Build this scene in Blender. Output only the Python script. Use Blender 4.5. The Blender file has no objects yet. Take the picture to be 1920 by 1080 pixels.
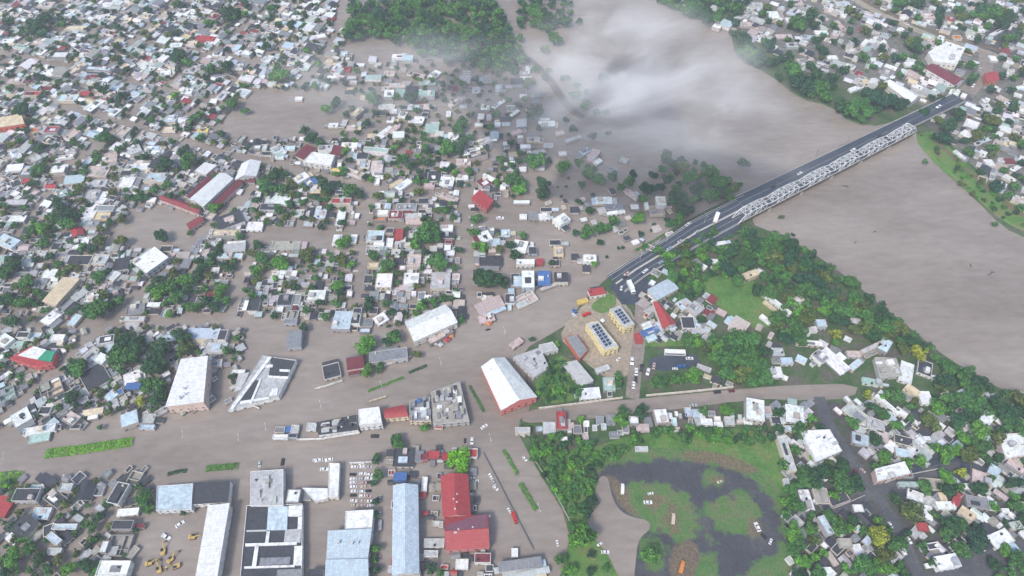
import bpy, bmesh, math, random
import numpy as np
from mathutils import Vector, Matrix

# ------------------------------------------------------------------ camera, sky, sun, exposure
FOC, PITCH, CAMH = 1280.0, math.radians(52), 400.0
scene = bpy.context.scene
col = scene.collection
cam_data = bpy.data.cameras.new("camera")
cam = bpy.data.objects.new("camera", cam_data); col.objects.link(cam)
cam.location = (0, 0, CAMH)
cam.rotation_euler = (math.radians(90) - PITCH, 0, 0)
cam_data.sensor_width = 36; cam_data.lens = 36 * FOC / 1920
cam_data.clip_start = 1; cam_data.clip_end = 9000
scene.camera = cam

world = bpy.data.worlds.new("World"); scene.world = world
world.use_nodes = True
SUN_EL, SUN_ROT = math.radians(52), math.radians(215)
_nt = world.node_tree
_bg = next(n for n in _nt.nodes if n.type == 'BACKGROUND')
_sky = _nt.nodes.new('ShaderNodeTexSky')
_sky.sky_type = 'NISHITA'; _sky.sun_disc = False
_sky.sun_elevation = SUN_EL; _sky.sun_rotation = SUN_ROT
_sky.air_density = 1.0; _sky.dust_density = 2.5; _sky.ozone_density = 1.0
_nt.links.new(_sky.outputs[0], _bg.inputs[0])
_bg.inputs[1].default_value = 0.13
_sl = bpy.data.lights.new("sun", 'SUN'); _sl.energy = 1.7; _sl.angle = math.radians(12); _sl.color = (1.0, 0.94, 0.87)
_so = bpy.data.objects.new("sun", _sl); col.objects.link(_so)
# direction towards the sun for the sky's rotation (0 = +Y, clockwise)
_d = Vector((math.sin(SUN_ROT) * math.cos(SUN_EL), math.cos(SUN_ROT) * math.cos(SUN_EL), math.sin(SUN_EL)))
_so.rotation_euler = _d.to_track_quat('Z', 'Y').to_euler()
vs = scene.view_settings
vs.view_transform = 'Standard'; vs.look = 'None'; vs.exposure = 0.80; vs.gamma = 1.0
cy = scene.cycles
cy.use_denoising = True; cy.max_bounces = 5; cy.diffuse_bounces = 2; cy.glossy_bounces = 2
cy.transmission_bounces = 2; cy.volume_bounces = 3; cy.transparent_max_bounces = 6
cy.caustics_reflective = False; cy.caustics_refractive = False
cy.use_adaptive_sampling = True; cy.adaptive_threshold = 0.02
cy.volume_max_steps = 64

rnd = random.Random(11)

# ------------------------------------------------------------------ photo -> ground
_S, _C = math.sin(PITCH), math.cos(PITCH)
def at(px, py, z=0.0):
    dx, dy = (px - 960) / FOC, (540 - py) / FOC
    vx, vy, vz = dx, _C + dy * _S, -_S + dy * _C
    t = (z - CAMH) / vz
    return Vector((vx * t, vy * t, z))
def pix(p):
    x, y, z = p[0], p[1], p[2] - CAMH
    d = y * _C - z * _S
    return 960 + FOC * x / d, 540 - FOC * (y * _S + z * _C) / d

# ------------------------------------------------------------------ materials
class NT:
    def __init__(s, name):
        s.m = bpy.data.materials.new(name); s.m.use_nodes = True
        s.t = s.m.node_tree; s.n = s.t.nodes
        s.b = next(n for n in s.n if n.type == 'BSDF_PRINCIPLED')
        s.b.inputs['Specular IOR Level'].default_value = 0.3
    def add(s, typ, **kw):
        n = s.n.new(typ)
        for k, v in kw.items():
            if k in n.inputs: n.inputs[k].default_value = v
            else: setattr(n, k, v)
        return n
    def link(s, a, b): s.t.links.new(a, b)
    def noise(s, vec, scale, detail=4, rough=0.55):
        n = s.n.new('ShaderNodeTexNoise'); n.inputs['Scale'].default_value = scale
        n.inputs['Detail'].default_value = detail; n.inputs['Roughness'].default_value = rough
        if vec is not None: s.link(vec, n.inputs['Vector'])
        return n.outputs[0]
    def ramp(s, fac, stops):
        n = s.n.new('ShaderNodeValToRGB'); e = n.color_ramp.elements
        e[0].position, e[0].color = stops[0][0], (*stops[0][1], 1)
        e[1].position, e[1].color = stops[-1][0], (*stops[-1][1], 1)
        for p, c in stops[1:-1]:
            k = e.new(p); k.color = (*c, 1)
        s.link(fac, n.inputs[0]); return n.outputs[0]
    def mix(s, a, b, fac, mode='MIX'):
        n = s.n.new('ShaderNodeMix'); n.data_type = 'RGBA'; n.blend_type = mode
        for sock, v in ((n.inputs[0], fac), (n.inputs[6], a), (n.inputs[7], b)):
            if hasattr(v, 'links'): s.link(v, sock)
            elif isinstance(v, (int, float)): sock.default_value = v
            else: sock.default_value = (*v, 1)
        return n.outputs[2]
    def math(s, op, a, b=0.0):
        n = s.n.new('ShaderNodeMath'); n.operation = op
        for i, v in enumerate((a, b)):
            if hasattr(v, 'links'): s.link(v, n.inputs[i])
            else: n.inputs[i].default_value = v
        return n.outputs[0]
    def bump(s, h, strength, dist=0.1):
        n = s.n.new('ShaderNodeBump'); n.inputs['Strength'].default_value = strength
        n.inputs['Distance'].default_value = dist
        s.link(h, n.inputs['Height']); s.link(n.outputs[0], s.b.inputs['Normal'])
    def obcoord(s):
        tc = s.n.new('ShaderNodeTexCoord'); oi = s.n.new('ShaderNodeObjectInfo')
        k = s.math('MULTIPLY', oi.outputs['Random'], 400.0)
        cx = s.n.new('ShaderNodeCombineXYZ')
        for i in range(3): s.link(k, cx.inputs[i])
        v = s.n.new('ShaderNodeVectorMath'); v.operation = 'ADD'
        s.link(tc.outputs['Object'], v.inputs[0]); s.link(cx.outputs[0], v.inputs[1])
        return v.outputs[0]
    def wcoord(s):
        g = s.n.new('ShaderNodeNewGeometry'); return g.outputs['Position']
    def tint(s, attr):
        if attr:
            n = s.n.new('ShaderNodeAttribute'); n.attribute_name = 'tint'; return n.outputs['Color']
        n = s.n.new('ShaderNodeObjectInfo'); return n.outputs['Color']

def mat_concrete(name, attr=False, stain=0.42):
    t = NT(name); v = t.wcoord() if attr else t.obcoord(); base = t.tint(attr)
    n1 = t.noise(v, 0.16, 5, 0.65); n2 = t.noise(v, 1.1, 4, 0.6); n3 = t.noise(v, 0.5, 2)
    c = t.mix(base, t.mix(t.mix(base, (0.62, 0.60, 0.57), 1.0, 'MULTIPLY'), (0.2, 0.19, 0.18), 0.12), t.math('MULTIPLY', t.ramp(n1, [(0.46, (0,)*3), (0.64, (1,)*3)]), stain))
    c = t.mix(c, t.mix(base, (0.22, 0.22, 0.23), 1.0, 'MULTIPLY'), t.math('MULTIPLY', t.ramp(n2, [(0.58, (0,)*3), (0.74, (1,)*3)]), stain * 0.75))
    c = t.mix(c, t.ramp(n3, [(0.3, (0.75,)*3), (0.7, (1.15,)*3)]), 1.0, 'MULTIPLY')
    t.link(c, t.b.inputs['Base Color']); t.b.inputs['Roughness'].default_value = 0.85
    return t.m
def mat_metal(name, attr=False):
    t = NT(name); v = t.wcoord() if attr else t.obcoord(); base = t.tint(attr)
    n1 = t.noise(v, 0.22, 4, 0.6)
    mp = t.n.new('ShaderNodeMapping'); mp.inputs['Scale'].default_value = (1.0, 0.05, 1.0); t.link(v, mp.inputs[0])
    n2 = t.noise(mp.outputs[0], 1.3, 3, 0.6)
    c = t.mix(base, (0.20, 0.13, 0.09), t.math('MULTIPLY', t.ramp(n1, [(0.56, (0,)*3), (0.76, (1,)*3)]), 0.3))
    c = t.mix(c, t.ramp(n2, [(0.3, (0.80,)*3), (0.7, (1.06,)*3)]), 1.0, 'MULTIPLY')
    br = t.n.new('ShaderNodeTexBrick'); br.inputs['Scale'].default_value = 0.22; br.inputs['Mortar Size'].default_value = 0.012; t.link(v, br.inputs['Vector'])
    br.inputs['Color1'].default_value = (.86, .86, .86, 1); br.inputs['Color2'].default_value = (1.04, 1.04, 1.04, 1); br.inputs['Mortar'].default_value = (.62, .6, .58, 1)
    c = t.mix(c, br.outputs[0], 1.0, 'MULTIPLY')                      # single sheets, some older than others
    w = t.n.new('ShaderNodeTexWave'); w.inputs['Scale'].default_value = 1.0; t.link(v, w.inputs['Vector'])
    t.bump(w.outputs[1], 0.35, 0.06)
    t.link(c, t.b.inputs['Base Color']); t.b.inputs['Roughness'].default_value = 0.5
    return t.m
def mat_wall(name, attr=False):
    t = NT(name); v = t.wcoord() if attr else t.obcoord(); base = t.tint(attr)
    n1 = t.noise(v, 0.5, 5, 0.65)
    c = t.mix(base, t.mix(base, (0.22, 0.19, 0.16), 0.8), t.ramp(n1, [(0.45, (0,)*3), (0.75, (1,)*3)]))
    g = t.n.new('ShaderNodeSeparateXYZ'); t.link(t.wcoord(), g.inputs[0])
    nz = t.math('ADD', g.outputs[2], t.math('MULTIPLY', n1, -1.2))
    c = t.mix(c, (0.20, 0.165, 0.14), t.ramp(nz, [(0.0, (0.85,)*3), (0.55, (0,)*3)]))   # flood line of silt on the wall's foot
    t.link(c, t.b.inputs['Base Color']); t.b.inputs['Roughness'].default_value = 0.9
    return t.m
def mat_plain(name, c, rough=0.6, metal=0.0, ns=0.6, amt=0.25):
    t = NT(name); n = t.noise(t.obcoord(), ns, 4)
    o = t.mix(c, t.ramp(n, [(0.3, (1 - amt,)*3), (0.7, (1 + amt * .5,)*3)]), 1.0, 'MULTIPLY')
    t.link(o, t.b.inputs['Base Color']); t.b.inputs['Roughness'].default_value = rough; t.b.inputs['Metallic'].default_value = metal
    return t.m
def mat_tinted(name, rough=0.4):
    t = NT(name); n = t.noise(t.obcoord(), 1.5, 3)
    o = t.mix(t.tint(False), t.ramp(n, [(0.3, (0.85,)*3), (0.7, (1.05,)*3)]), 1.0, 'MULTIPLY')
    t.link(o, t.b.inputs['Base Color']); t.b.inputs['Roughness'].default_value = rough
    return t.m
def mat_leaf(name, attr=False):
    t = NT(name); base = t.tint(attr)
    g = t.n.new('ShaderNodeNewGeometry')
    v = t.wcoord() if attr else t.obcoord()
    n1 = t.noise(v, 0.25 if attr else 1.6, 2)
    c = t.mix(base, t.ramp(g.outputs['Random Per Island'], [(0, (0.55, 0.6, 0.6)), (0.6, (1.0, 1.0, 0.9)), (1, (1.6, 1.5, 1.0))]), 1.0, 'MULTIPLY')
    c = t.mix(c, t.ramp(n1, [(0.35, (0.65, 0.75, 0.85)), (0.65, (1.25, 1.2, 0.95))]), 1.0, 'MULTIPLY')
    t.link(c, t.b.inputs['Base Color']); t.b.inputs['Roughness'].default_value = 0.65
    t.b.inputs['Specular IOR Level'].default_value = 0.2
    return t.m
def mat_water(name, a=(0.208, 0.175, 0.148), b=(0.287, 0.250, 0.218), rough=0.22):
    t = NT(name); v = t.wcoord()
    mp = t.n.new('ShaderNodeMapping'); mp.inputs['Rotation'].default_value = (0, 0, math.radians(-35)); mp.inputs['Scale'].default_value = (0.35, 1, 1); t.link(v, mp.inputs[0])
    n1 = t.noise(mp.outputs[0], 0.02, 6, 0.6); n2 = t.noise(mp.outputs[0], 0.22, 4, 0.6); n3 = t.noise(v, 0.9, 3)
    c = t.mix(a, b, t.ramp(n1, [(0.35, (0,)*3), (0.65, (1,)*3)]))
    c = t.mix(c, t.ramp(n2, [(0.3, (0.86,)*3), (0.7, (1.09,)*3)]), 1.0, 'MULTIPLY')
    mp3 = t.n.new('ShaderNodeMapping'); mp3.inputs['Rotation'].default_value = (0, 0, math.radians(-38)); mp3.inputs['Scale'].default_value = (0.12, 1, 1); t.link(v, mp3.inputs[0])
    n4 = t.noise(mp3.outputs[0], 0.09, 5, 0.7)
    c = t.mix(c, (0.33, 0.29, 0.265), t.math('MULTIPLY', t.ramp(n4, [(0.54, (0,)*3), (0.74, (1,)*3)]), 0.28))   # paler silt streaks along the current
    t.link(c, t.b.inputs['Base Color'])
    t.b.inputs['Roughness'].default_value = rough; t.b.inputs['Specular IOR Level'].default_value = 0.5
    t.bump(t.math('ADD', n2, t.math('MULTIPLY', n3, 0.4)), 0.25, 0.5)
    return t.m
def mat_ground(name, stops, sc=0.12, fine=1.2, rough=0.95):
    t = NT(name); v = t.wcoord()
    n1 = t.noise(v, sc, 6, 0.65); n2 = t.noise(v, fine, 3, 0.6)
    c = t.ramp(n1, stops)
    c = t.mix(c, t.ramp(n2, [(0.3, (0.72,)*3), (0.7, (1.2,)*3)]), 1.0, 'MULTIPLY')
    t.link(c, t.b.inputs['Base Color']); t.b.inputs['Roughness'].default_value = rough
    t.bump(n2, 0.4, 0.2)
    return t.m

M = dict(
    concrete=mat_concrete("roof_concrete"), metal=mat_metal("roof_metal"), wall=mat_wall("wall_paint"),
    concrete_t=mat_concrete("roof_concrete_tint", True), metal_t=mat_metal("roof_metal_tint", True), wall_t=mat_wall("wall_paint_tint", True),
    leaf=mat_leaf("leaf"), leaf_t=mat_leaf("leaf_tint", True), paint=mat_tinted("paint", 0.35),
    bark=mat_plain("bark", (0.09, 0.07, 0.055), 0.95), glass=mat_plain("dark_glass", (0.03, 0.035, 0.04), 0.15, amt=0.1),
    rubber=mat_plain("rubber", (0.02, 0.02, 0.02), 0.8), water=mat_water("flood_water"),
    asphalt=mat_ground("asphalt", [(0.3, (0.060, 0.066, 0.078)), (0.55, (0.085, 0.09, 0.10)), (0.75, (0.125, 0.122, 0.118))], 0.06, 0.7, 0.8),
    wet_asphalt=mat_ground("wet_asphalt", [(0.3, (0.036, 0.048, 0.070)), (0.55, (0.050, 0.062, 0.085)), (0.75, (0.075, 0.080, 0.088))], 0.05, 0.5, 0.55),
    mud=mat_ground("mud", [(0.3, (0.20, 0.17, 0.15)), (0.6, (0.25, 0.215, 0.19)), (0.8, (0.17, 0.14, 0.12))], 0.05, 0.5, 0.6),
    grass=mat_ground("grass", [(0.3, (0.05, 0.13, 0.03)), (0.50, (0.09, 0.19, 0.045)), (0.60, (0.13, 0.18, 0.06)), (0.75, (0.16, 0.14, 0.075))], 0.06, 0.8),
    scrub=mat_ground("scrub_ground", [(0.3, (0.03, 0.065, 0.026)), (0.48, (0.055, 0.105, 0.038)), (0.60, (0.11, 0.10, 0.085)), (0.8, (0.06, 0.064, 0.068))], 0.06, 0.5),
    town=mat_ground("town_ground", [(0.3, (0.045, 0.048, 0.054)), (0.5, (0.075, 0.074, 0.072)), (0.62, (0.05, 0.08, 0.035)), (0.8, (0.11, 0.10, 0.085))], 0.07, 0.5),
    town_pale=mat_ground("town_pale", [(0.3, (0.10, 0.102, 0.10)), (0.5, (0.17, 0.165, 0.155)), (0.62, (0.07, 0.10, 0.05)), (0.8, (0.13, 0.12, 0.11))], 0.07, 0.5),
    tan=mat_ground("pale_paving", [(0.3, (0.26, 0.22, 0.17)), (0.55, (0.33, 0.28, 0.22)), (0.75, (0.20, 0.17, 0.14))], 0.08, 0.6),
    dirt=mat_ground("dirt", [(0.3, (0.12, 0.09, 0.06)), (0.6, (0.17, 0.13, 0.09)), (0.8, (0.07, 0.09, 0.04))], 0.15, 0.8),
    kerb=mat_plain("kerb_concrete", (0.42, 0.41, 0.38), 0.9), steel=mat_plain("white_steel", (0.58, 0.60, 0.61), 0.45, ns=0.3),
    panel=mat_plain("solar_glass", (0.025, 0.05, 0.10), 0.18, amt=0.2), line=mat_plain("road_paint", (0.5, 0.5, 0.46), 0.8),
    bed=mat_plain("river_bed", (0.12, 0.10, 0.08), 0.95),
)

# ------------------------------------------------------------------ mesh helpers
class MB:
    def __init__(s): s.v = []; s.f = []; s.mi = []
    def quad(s, pts, mi=0):
        k = len(s.v); s.v += [tuple(p) for p in pts]; s.f.append(tuple(range(k, k + len(pts)))); s.mi.append(mi)
    def prism(s, poly, z0, z1, mi=0, top=True, bottom=False):
        """poly: list of xy, counter-clockwise; z1 may be a list (one height per corner)"""
        n = len(poly); k = len(s.v)
        zt = z1 if isinstance(z1, (list, tuple)) else [z1] * n
        zb = z0 if isinstance(z0, (list, tuple)) else [z0] * n
        s.v += [(p[0], p[1], z) for p, z in zip(poly, zb)] + [(p[0], p[1], z) for p, z in zip(poly, zt)]
        for i in range(n):
            j = (i + 1) % n
            s.f.append((k + i, k + j, k + n + j, k + n + i)); s.mi.append(mi)
        if top: s.f.append(tuple(range(k + n, k + 2 * n))); s.mi.append(mi)
        if bottom: s.f.append(tuple(range(k + n - 1, k - 1, -1))); s.mi.append(mi)
    def box(s, cx, cy, w, d, z0, z1, mi=0, a=0.0):
        s.prism(rect(cx, cy, w, d, a), z0, z1, mi, bottom=True)
    def ring(s, poly, t, z0, z1, mi=0):
        q = inset(poly, t); n = len(poly); k = len(s.v)
        for P, z in ((poly, z0), (poly, z1), (q, z1), (q, z0)):
            s.v += [(p[0], p[1], z) for p in P]
        for i in range(n):
            j = (i + 1) % n
            for r in range(3):
                s.f.append((k + r * n + i, k + r * n + j, k + (r + 1) * n + j, k + (r + 1) * n + i)); s.mi.append(mi)
    def bar(s, a, b, w, h=None, mi=0):
        a, b = Vector(a), Vector(b); h = h or w
        d = (b - a).normalized(); up = Vector((0, 0, 1)) if abs(d.z) < 0.95 else Vector((1, 0, 0))
        x = d.cross(up).normalized() * (w / 2); y = x.cross(d).normalized() * (h / 2)
        k = len(s.v)
        for p in (a, b): s.v += [tuple(p + x + y), tuple(p - x + y), tuple(p - x - y), tuple(p + x - y)]
        for f in ((0, 1, 5, 4), (1, 2, 6, 5), (2, 3, 7, 6), (3, 0, 4, 7), (3, 2, 1, 0), (4, 5, 6, 7)):
            s.f.append(tuple(k + i for i in f)); s.mi.append(mi)
    def cyl(s, c, r0, r1, z0, z1, n=8, mi=0):
        p0 = [(c[0] + r0 * math.cos(i * 6.2832 / n), c[1] + r0 * math.sin(i * 6.2832 / n), z0) for i in range(n)]
        p1 = [(c[0] + r1 * math.cos(i * 6.2832 / n), c[1] + r1 * math.sin(i * 6.2832 / n), z1) for i in range(n)]
        k = len(s.v); s.v += p0 + p1
        for i in range(n):
            j = (i + 1) % n; s.f.append((k + i, k + j, k + n + j, k + n + i)); s.mi.append(mi)
        s.f.append(tuple(range(k + n, k + 2 * n))); s.mi.append(mi)
    def mesh(s, name, mats):
        m = bpy.data.meshes.new(name); m.from_pydata(s.v, [], s.f)
        for x in (mats if isinstance(mats, (list, tuple)) else [mats]): m.materials.append(x)
        if len(m.materials) > 1: m.polygons.foreach_set('material_index', s.mi)
        m.update(); return m
    def obj(s, name, mats, parent=None, color=None, loc=None):
        o = bpy.data.objects.new(name, s.mesh(name, mats)); col.objects.link(o)
        if parent is not None: o.parent = parent
        if color is not None: o.color = (*color, 1)
        if loc is not None: o.location = loc
        return o
def rect(cx, cy, w, d, a=0.0):
    c, s = math.cos(a), math.sin(a)
    return [(cx + x * c - y * s, cy + x * s + y * c) for x, y in ((-w/2, -d/2), (w/2, -d/2), (w/2, d/2), (-w/2, d/2))]
def area(poly): return 0.5 * sum(p[0] * q[1] - q[0] * p[1] for p, q in zip(poly, poly[1:] + poly[:1]))
def inset(poly, t):
    n = len(poly); out = []
    for i in range(n):
        p0, p1, p2 = Vector(poly[i - 1][:2]), Vector(poly[i][:2]), Vector(poly[(i + 1) % n][:2])
        a, b = (p1 - p0).normalized(), (p2 - p1).normalized()
        na, nb = Vector((-a.y, a.x)), Vector((-b.y, b.x))
        m = na + nb; m = m / max(0.3, m.length_squared) * 2
        out.append(tuple(p1 + m * t * 1.0 if m.length else p1))
    return out
def empty(name, loc, rz=0.0):
    o = bpy.data.objects.new(name, None); col.objects.link(o); o.location = loc; o.rotation_euler = (0, 0, rz); o.empty_display_size = 0.5
    return o
def tag(o, label=None, cat=None, group=None, kind=None):
    if label: o['label'] = label
    if cat: o['category'] = cat
    if group: o['group'] = group
    if kind: o['kind'] = kind
    return o
def inpoly(x, y, poly):
    c = False; n = len(poly)
    for i in range(n):
        x1, y1 = poly[i][:2]; x2, y2 = poly[i - 1][:2]
        if (y1 > y) != (y2 > y) and x < (x2 - x1) * (y - y1) / (y2 - y1) + x1: c = not c
    return c
def pts(s): return [tuple(float(v) for v in p.split(',')) for p in s.split()]
def wpoly(s, z=0.0): return [at(*p, z) for p in pts(s)]
def chaikin(P, n=2, closed=True):
    for _ in range(n):
        Q = []
        m = len(P)
        for i in range(m if closed else m - 1):
            a, b = Vector(P[i]), Vector(P[(i + 1) % m])
            Q += [a * .75 + b * .25, a * .25 + b * .75]
        P = Q if closed else [Vector(P[0])] + Q + [Vector(P[-1])]
    return P
def segdist(x, y, a, b):
    dx, dy = b[0] - a[0], b[1] - a[1]; L = dx * dx + dy * dy
    t = max(0, min(1, ((x - a[0]) * dx + (y - a[1]) * dy) / L)) if L else 0
    return math.hypot(x - a[0] - t * dx, y - a[1] - t * dy)
def sheet(name, poly, z, mat, skirt=None, kind='structure', smooth=2, wob=0.0):
    P = chaikin([Vector((p[0], p[1], 0)) for p in poly], smooth)
    if wob: P = [p + Vector((rnd.uniform(-wob, wob), rnd.uniform(-wob, wob), 0)) for p in P]
    if area([tuple(p) for p in P]) < 0: P.reverse()
    b = MB(); b.quad([(p.x, p.y, z) for p in P])
    if skirt:
        out = inset([(p.x, p.y) for p in P], -skirt[0]); n = len(P)
        k = len(b.v); b.v += [(p[0], p[1], skirt[1]) for p in out]
        for i in range(n):
            j = (i + 1) % n; b.f.append((k + i, k + j, j, i)); b.mi.append(0)
    o = b.obj(name, mat); o['kind'] = kind
    return o
def ribbon(name, line, w, z, mat, kind='structure'):
    """line: world points; w: width; z: number or list"""
    P = [Vector(p) for p in line]; n = len(P); b = MB()
    zz = z if isinstance(z, list) else [z] * n
    L, R = [], []
    for i in range(n):
        d = (P[min(i + 1, n - 1)] - P[max(i - 1, 0)]); d.z = 0; d.normalize()
        nrm = Vector((-d.y, d.x, 0)) * (w / 2)
        L.append(P[i] + nrm); R.append(P[i] - nrm)
    for i in range(n - 1):
        b.quad([(R[i].x, R[i].y, zz[i]), (R[i+1].x, R[i+1].y, zz[i+1]), (L[i+1].x, L[i+1].y, zz[i+1]), (L[i].x, L[i].y, zz[i])])
    o = b.obj(name, mat)
    if kind: o['kind'] = kind
    return o

# ------------------------------------------------------------------ setting: ground, water, roads
def big(name, z, size, mat):
    b = MB(); n = 1
    b.quad([(-size, -size + 800, z), (size, -size + 800, z), (size, size + 800, z), (-size, size + 800, z)])
    o = b.obj(name, mat); o['kind'] = 'structure'; return o
big('ground', -3.0, 4000, M['bed'])
big('water', 0.0, 4000, M['water'])
LAND_S = "1128,534 1165,499 1300,416 1395,368 1420,385 1405,420 1440,434 1480,449 1540,487 1590,523 1640,565 1700,612 1770,670 1850,717 1930,758 2150,870 2150,1350 880,1350 1062,1080 1076,988 1003,868 968,800 1003,760 985,700 978,660 1045,622 1080,600 1085,575"
LAND_N = "1215,-60 1225,-15 1290,30 1370,48 1382,112 1440,135 1500,185 1560,198 1600,232 1655,235 1722,205 1718,256 1760,312 1830,372 1880,424 1930,448 2200,600 2900,300 2500,-300 1300,-300"
sheet('terrain', wpoly(LAND_S), 0.6, M['scrub'], skirt=(4, -2.0), smooth=1)
sheet('terrain', wpoly(LAND_N), 0.8, M['scrub'], skirt=(4, -2.0), smooth=1)
sheet('water', wpoly("988,768 1100,757 1215,747 1390,730 1480,723 1610,720 1600,748 1500,752 1420,748 1200,777 1000,795 975,790"), 0.64, M['water'], smooth=1)
sheet('pavement', wpoly("1084,581 1127,541 1152,556 1200,600 1205,690 1150,716 1110,692 1062,652 1048,624"), 0.63, M['tan'], smooth=2, wob=.7)
sheet('grass_lot', wpoly("1103,577 1125,558 1152,549 1158,575 1128,592"), 0.67, M['grass'], smooth=2)
sheet('field', wpoly("1310,535 1345,515 1405,520 1440,555 1476,592 1455,612 1400,618 1345,575"), 0.63, M['grass'], smooth=1)
sheet('yard', wpoly("1140,537 1215,503 1232,540 1205,572 1165,572 1155,552"), 0.66, M['wet_asphalt'], smooth=0)
sheet('yard', wpoly("1215,668 1300,660 1318,688 1220,700"), 0.63, M['wet_asphalt'], smooth=1)
sheet('yard', wpoly("1195,640 1240,622 1310,628 1320,648 1205,652"), 0.66, M['grass'], smooth=1)
sheet('yard', wpoly("1000,690 1070,660 1110,745 1010,762"), 0.64, M['grass'], smooth=1)
ribbon('road', [at(*p) for p in pts("1203,572 1198,640 1190,700 1185,748")], 9, 0.70, M['mud'])
ribbon('road', [at(*p) for p in pts("1535,745 1550,790 1580,840 1618,895 1640,925 1672,975 1700,1030 1725,1085 1740,1130")], 7.5, 0.66, M['asphalt'])
ribbon('road', [at(*p) for p in pts("1638,922 1700,905 1760,882 1800,876")], 7, 0.70, M['asphalt'])
ribbon('road', [at(*p) for p in pts("1540,960 1590,945 1640,920")], 7, 0.74, M['asphalt'])
ribbon('road', [at(*p) for p in pts("1760,1110 1800,1080 1850,1050 1930,1040")], 16, 0.70, M['asphalt'])
sheet('town_ground', wpoly("1478,760 1600,752 1760,775 1830,800 1940,880 1940,1150 1500,1150 1500,960 1488,860"), 0.61, M['town'], smooth=2, wob=1.5)
sheet('yard', wpoly("1620,830 1690,800 1760,815 1740,850 1640,870"), 0.64, M['wet_asphalt'], smooth=1)
sheet('yard', wpoly("1690,860 1800,835 1830,900 1740,960 1680,930"), 0.64, M['wet_asphalt'], smooth=1)
sheet('yard', wpoly("1715,216 1760,190 1800,170 1825,188 1795,212 1740,242"), 1.0, M['asphalt'], smooth=0)
sheet('town_ground', wpoly("1280,-40 1395,20 1420,75 1500,120 1620,165 1700,180 1740,215 1800,290 1880,370 1960,420 2150,500 2300,-60"), 0.82, M['town_pale'], smooth=2, wob=1.5)
# north bank: main street, dark parking, levee
ribbon('road', [at(*p) for p in pts("1560,-25 1600,0 1645,25 1700,50 1760,75 1850,100 1930,135")], 9, 0.86, M['tan'])
ribbon('road', [at(*p) for p in pts("1572,-25 1615,0 1660,22 1715,46 1775,70 1860,92 1930,122")], 5, 0.90, M['dirt'])
sheet('yard', wpoly("1815,80 1870,45 1960,60 1960,125 1890,110"), 0.86, M['asphalt'], smooth=0)
ribbon('road', [at(*p) for p in pts("1850,100 1845,140 1812,175")], 14, 0.94, M['mud'])
sheet('levee', wpoly("1718,258 1745,248 1790,290 1850,345 1900,390 1960,430 1960,450 1880,415 1830,368 1760,308"), 1.6, M['grass'], skirt=(3, 0.2), smooth=1)
ribbon('path', [at(*p) for p in pts("1742,258 1780,292 1840,346 1895,392 1950,432")], 4, 1.66, M['dirt'])
# park with the dark tarmac ring
sheet('grass_park', wpoly("1000,852 1110,842 1180,815 1440,800 1476,860 1492,960 1500,1110 1050,1110 1066,1010 1078,985"), 0.63, M['grass'], smooth=1)
def sdf(X, Y, poly):
    """signed distance to a polygon, positive inside (numpy)"""
    d = np.full(X.shape, 1e9); ins = np.zeros(X.shape, bool); n = len(poly)
    for i in range(n):
        x1, y1 = poly[i]; x2, y2 = poly[i - 1]; dx, dy = x2 - x1, y2 - y1; L = dx * dx + dy * dy + 1e-9
        t = np.clip(((X - x1) * dx + (Y - y1) * dy) / L, 0, 1); d = np.minimum(d, np.hypot(X - x1 - t * dx, Y - y1 - t * dy))
        c = (y1 > Y) != (y2 > Y)
        with np.errstate(divide='ignore', invalid='ignore'): ins ^= c & (X < (x2 - x1) * (Y - y1) / (y2 - y1 + 1e-12) + x1)
    return np.where(ins, d, -d)
def soft(s, edge): return [tuple(p.xy) for p in chaikin([Vector((q.x, q.y, 0)) for q in wpoly(s)], 2)]
TAR = soft("1118,893 1145,872 1190,864 1260,863 1330,868 1390,885 1430,915 1452,950 1466,990 1462,1035 1440,1080 1420,1140 1180,1140 1190,1040 1150,960", 1)
ISL = [soft(s, 1) for s in ("1183,903 1240,906 1285,918 1303,945 1310,985 1305,1020 1262,1012 1215,990 1170,955 1152,920", "1318,940 1352,930 1385,918 1420,938 1432,968 1412,1000 1372,1004 1335,985",
       "1195,1040 1200,1012 1225,1008 1245,1020 1252,1045 1240,1068 1215,1070", "1312,888 1335,882 1364,895 1357,912 1325,914", "1305,1060 1325,1035 1345,1045 1340,1100 1310,1100", "1325,1003 1338,1000 1345,1014 1330,1020", "1380,1080 1440,1045 1470,1040 1470,1120 1380,1120")]
DRT = [soft(s, 1) for s in ("1270,848 1340,843 1400,848 1436,885 1400,890 1330,868 1280,864", "1248,946 1268,942 1277,1002 1252,1008", "1136,888 1165,902 1182,945 1198,972 1165,954 1143,915", "1256,1030 1275,1012 1304,1020 1318,1050 1295,1100 1258,1090", "1330,895 1350,888 1358,902 1338,910", "1200,930 1240,925 1250,950 1210,955", "1395,985 1420,975 1435,1000 1410,1020")]
_o = at(1300, 960); NX, NY, ST = 250, 190, 0.8
gx, gy = np.meshgrid(_o.x - NX * ST / 2 + np.arange(NX) * ST, _o.y - NY * ST / 2 + np.arange(NY) * ST, indexing='ij')
outer = sdf(gx, gy, TAR); isl = np.max([sdf(gx, gy, p) for p in ISL], 0); drt = np.max([sdf(gx, gy, p) for p in DRT], 0)
tar_m = np.clip(np.minimum(outer, -isl) / 9.0 + .5, 0, 1); drt_m = np.clip(drt / 6.0 + .5, 0, 1)
keep = outer > -9
idx = np.arange(NX * NY).reshape(NX, NY)
cell = keep[:-1, :-1] & keep[1:, :-1] & keep[1:, 1:] & keep[:-1, 1:]
F = np.stack([idx[:-1, :-1][cell], idx[1:, :-1][cell], idx[1:, 1:][cell], idx[:-1, 1:][cell]], 1)
edge = np.clip((outer + 9) / 3, 0, 1)
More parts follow.
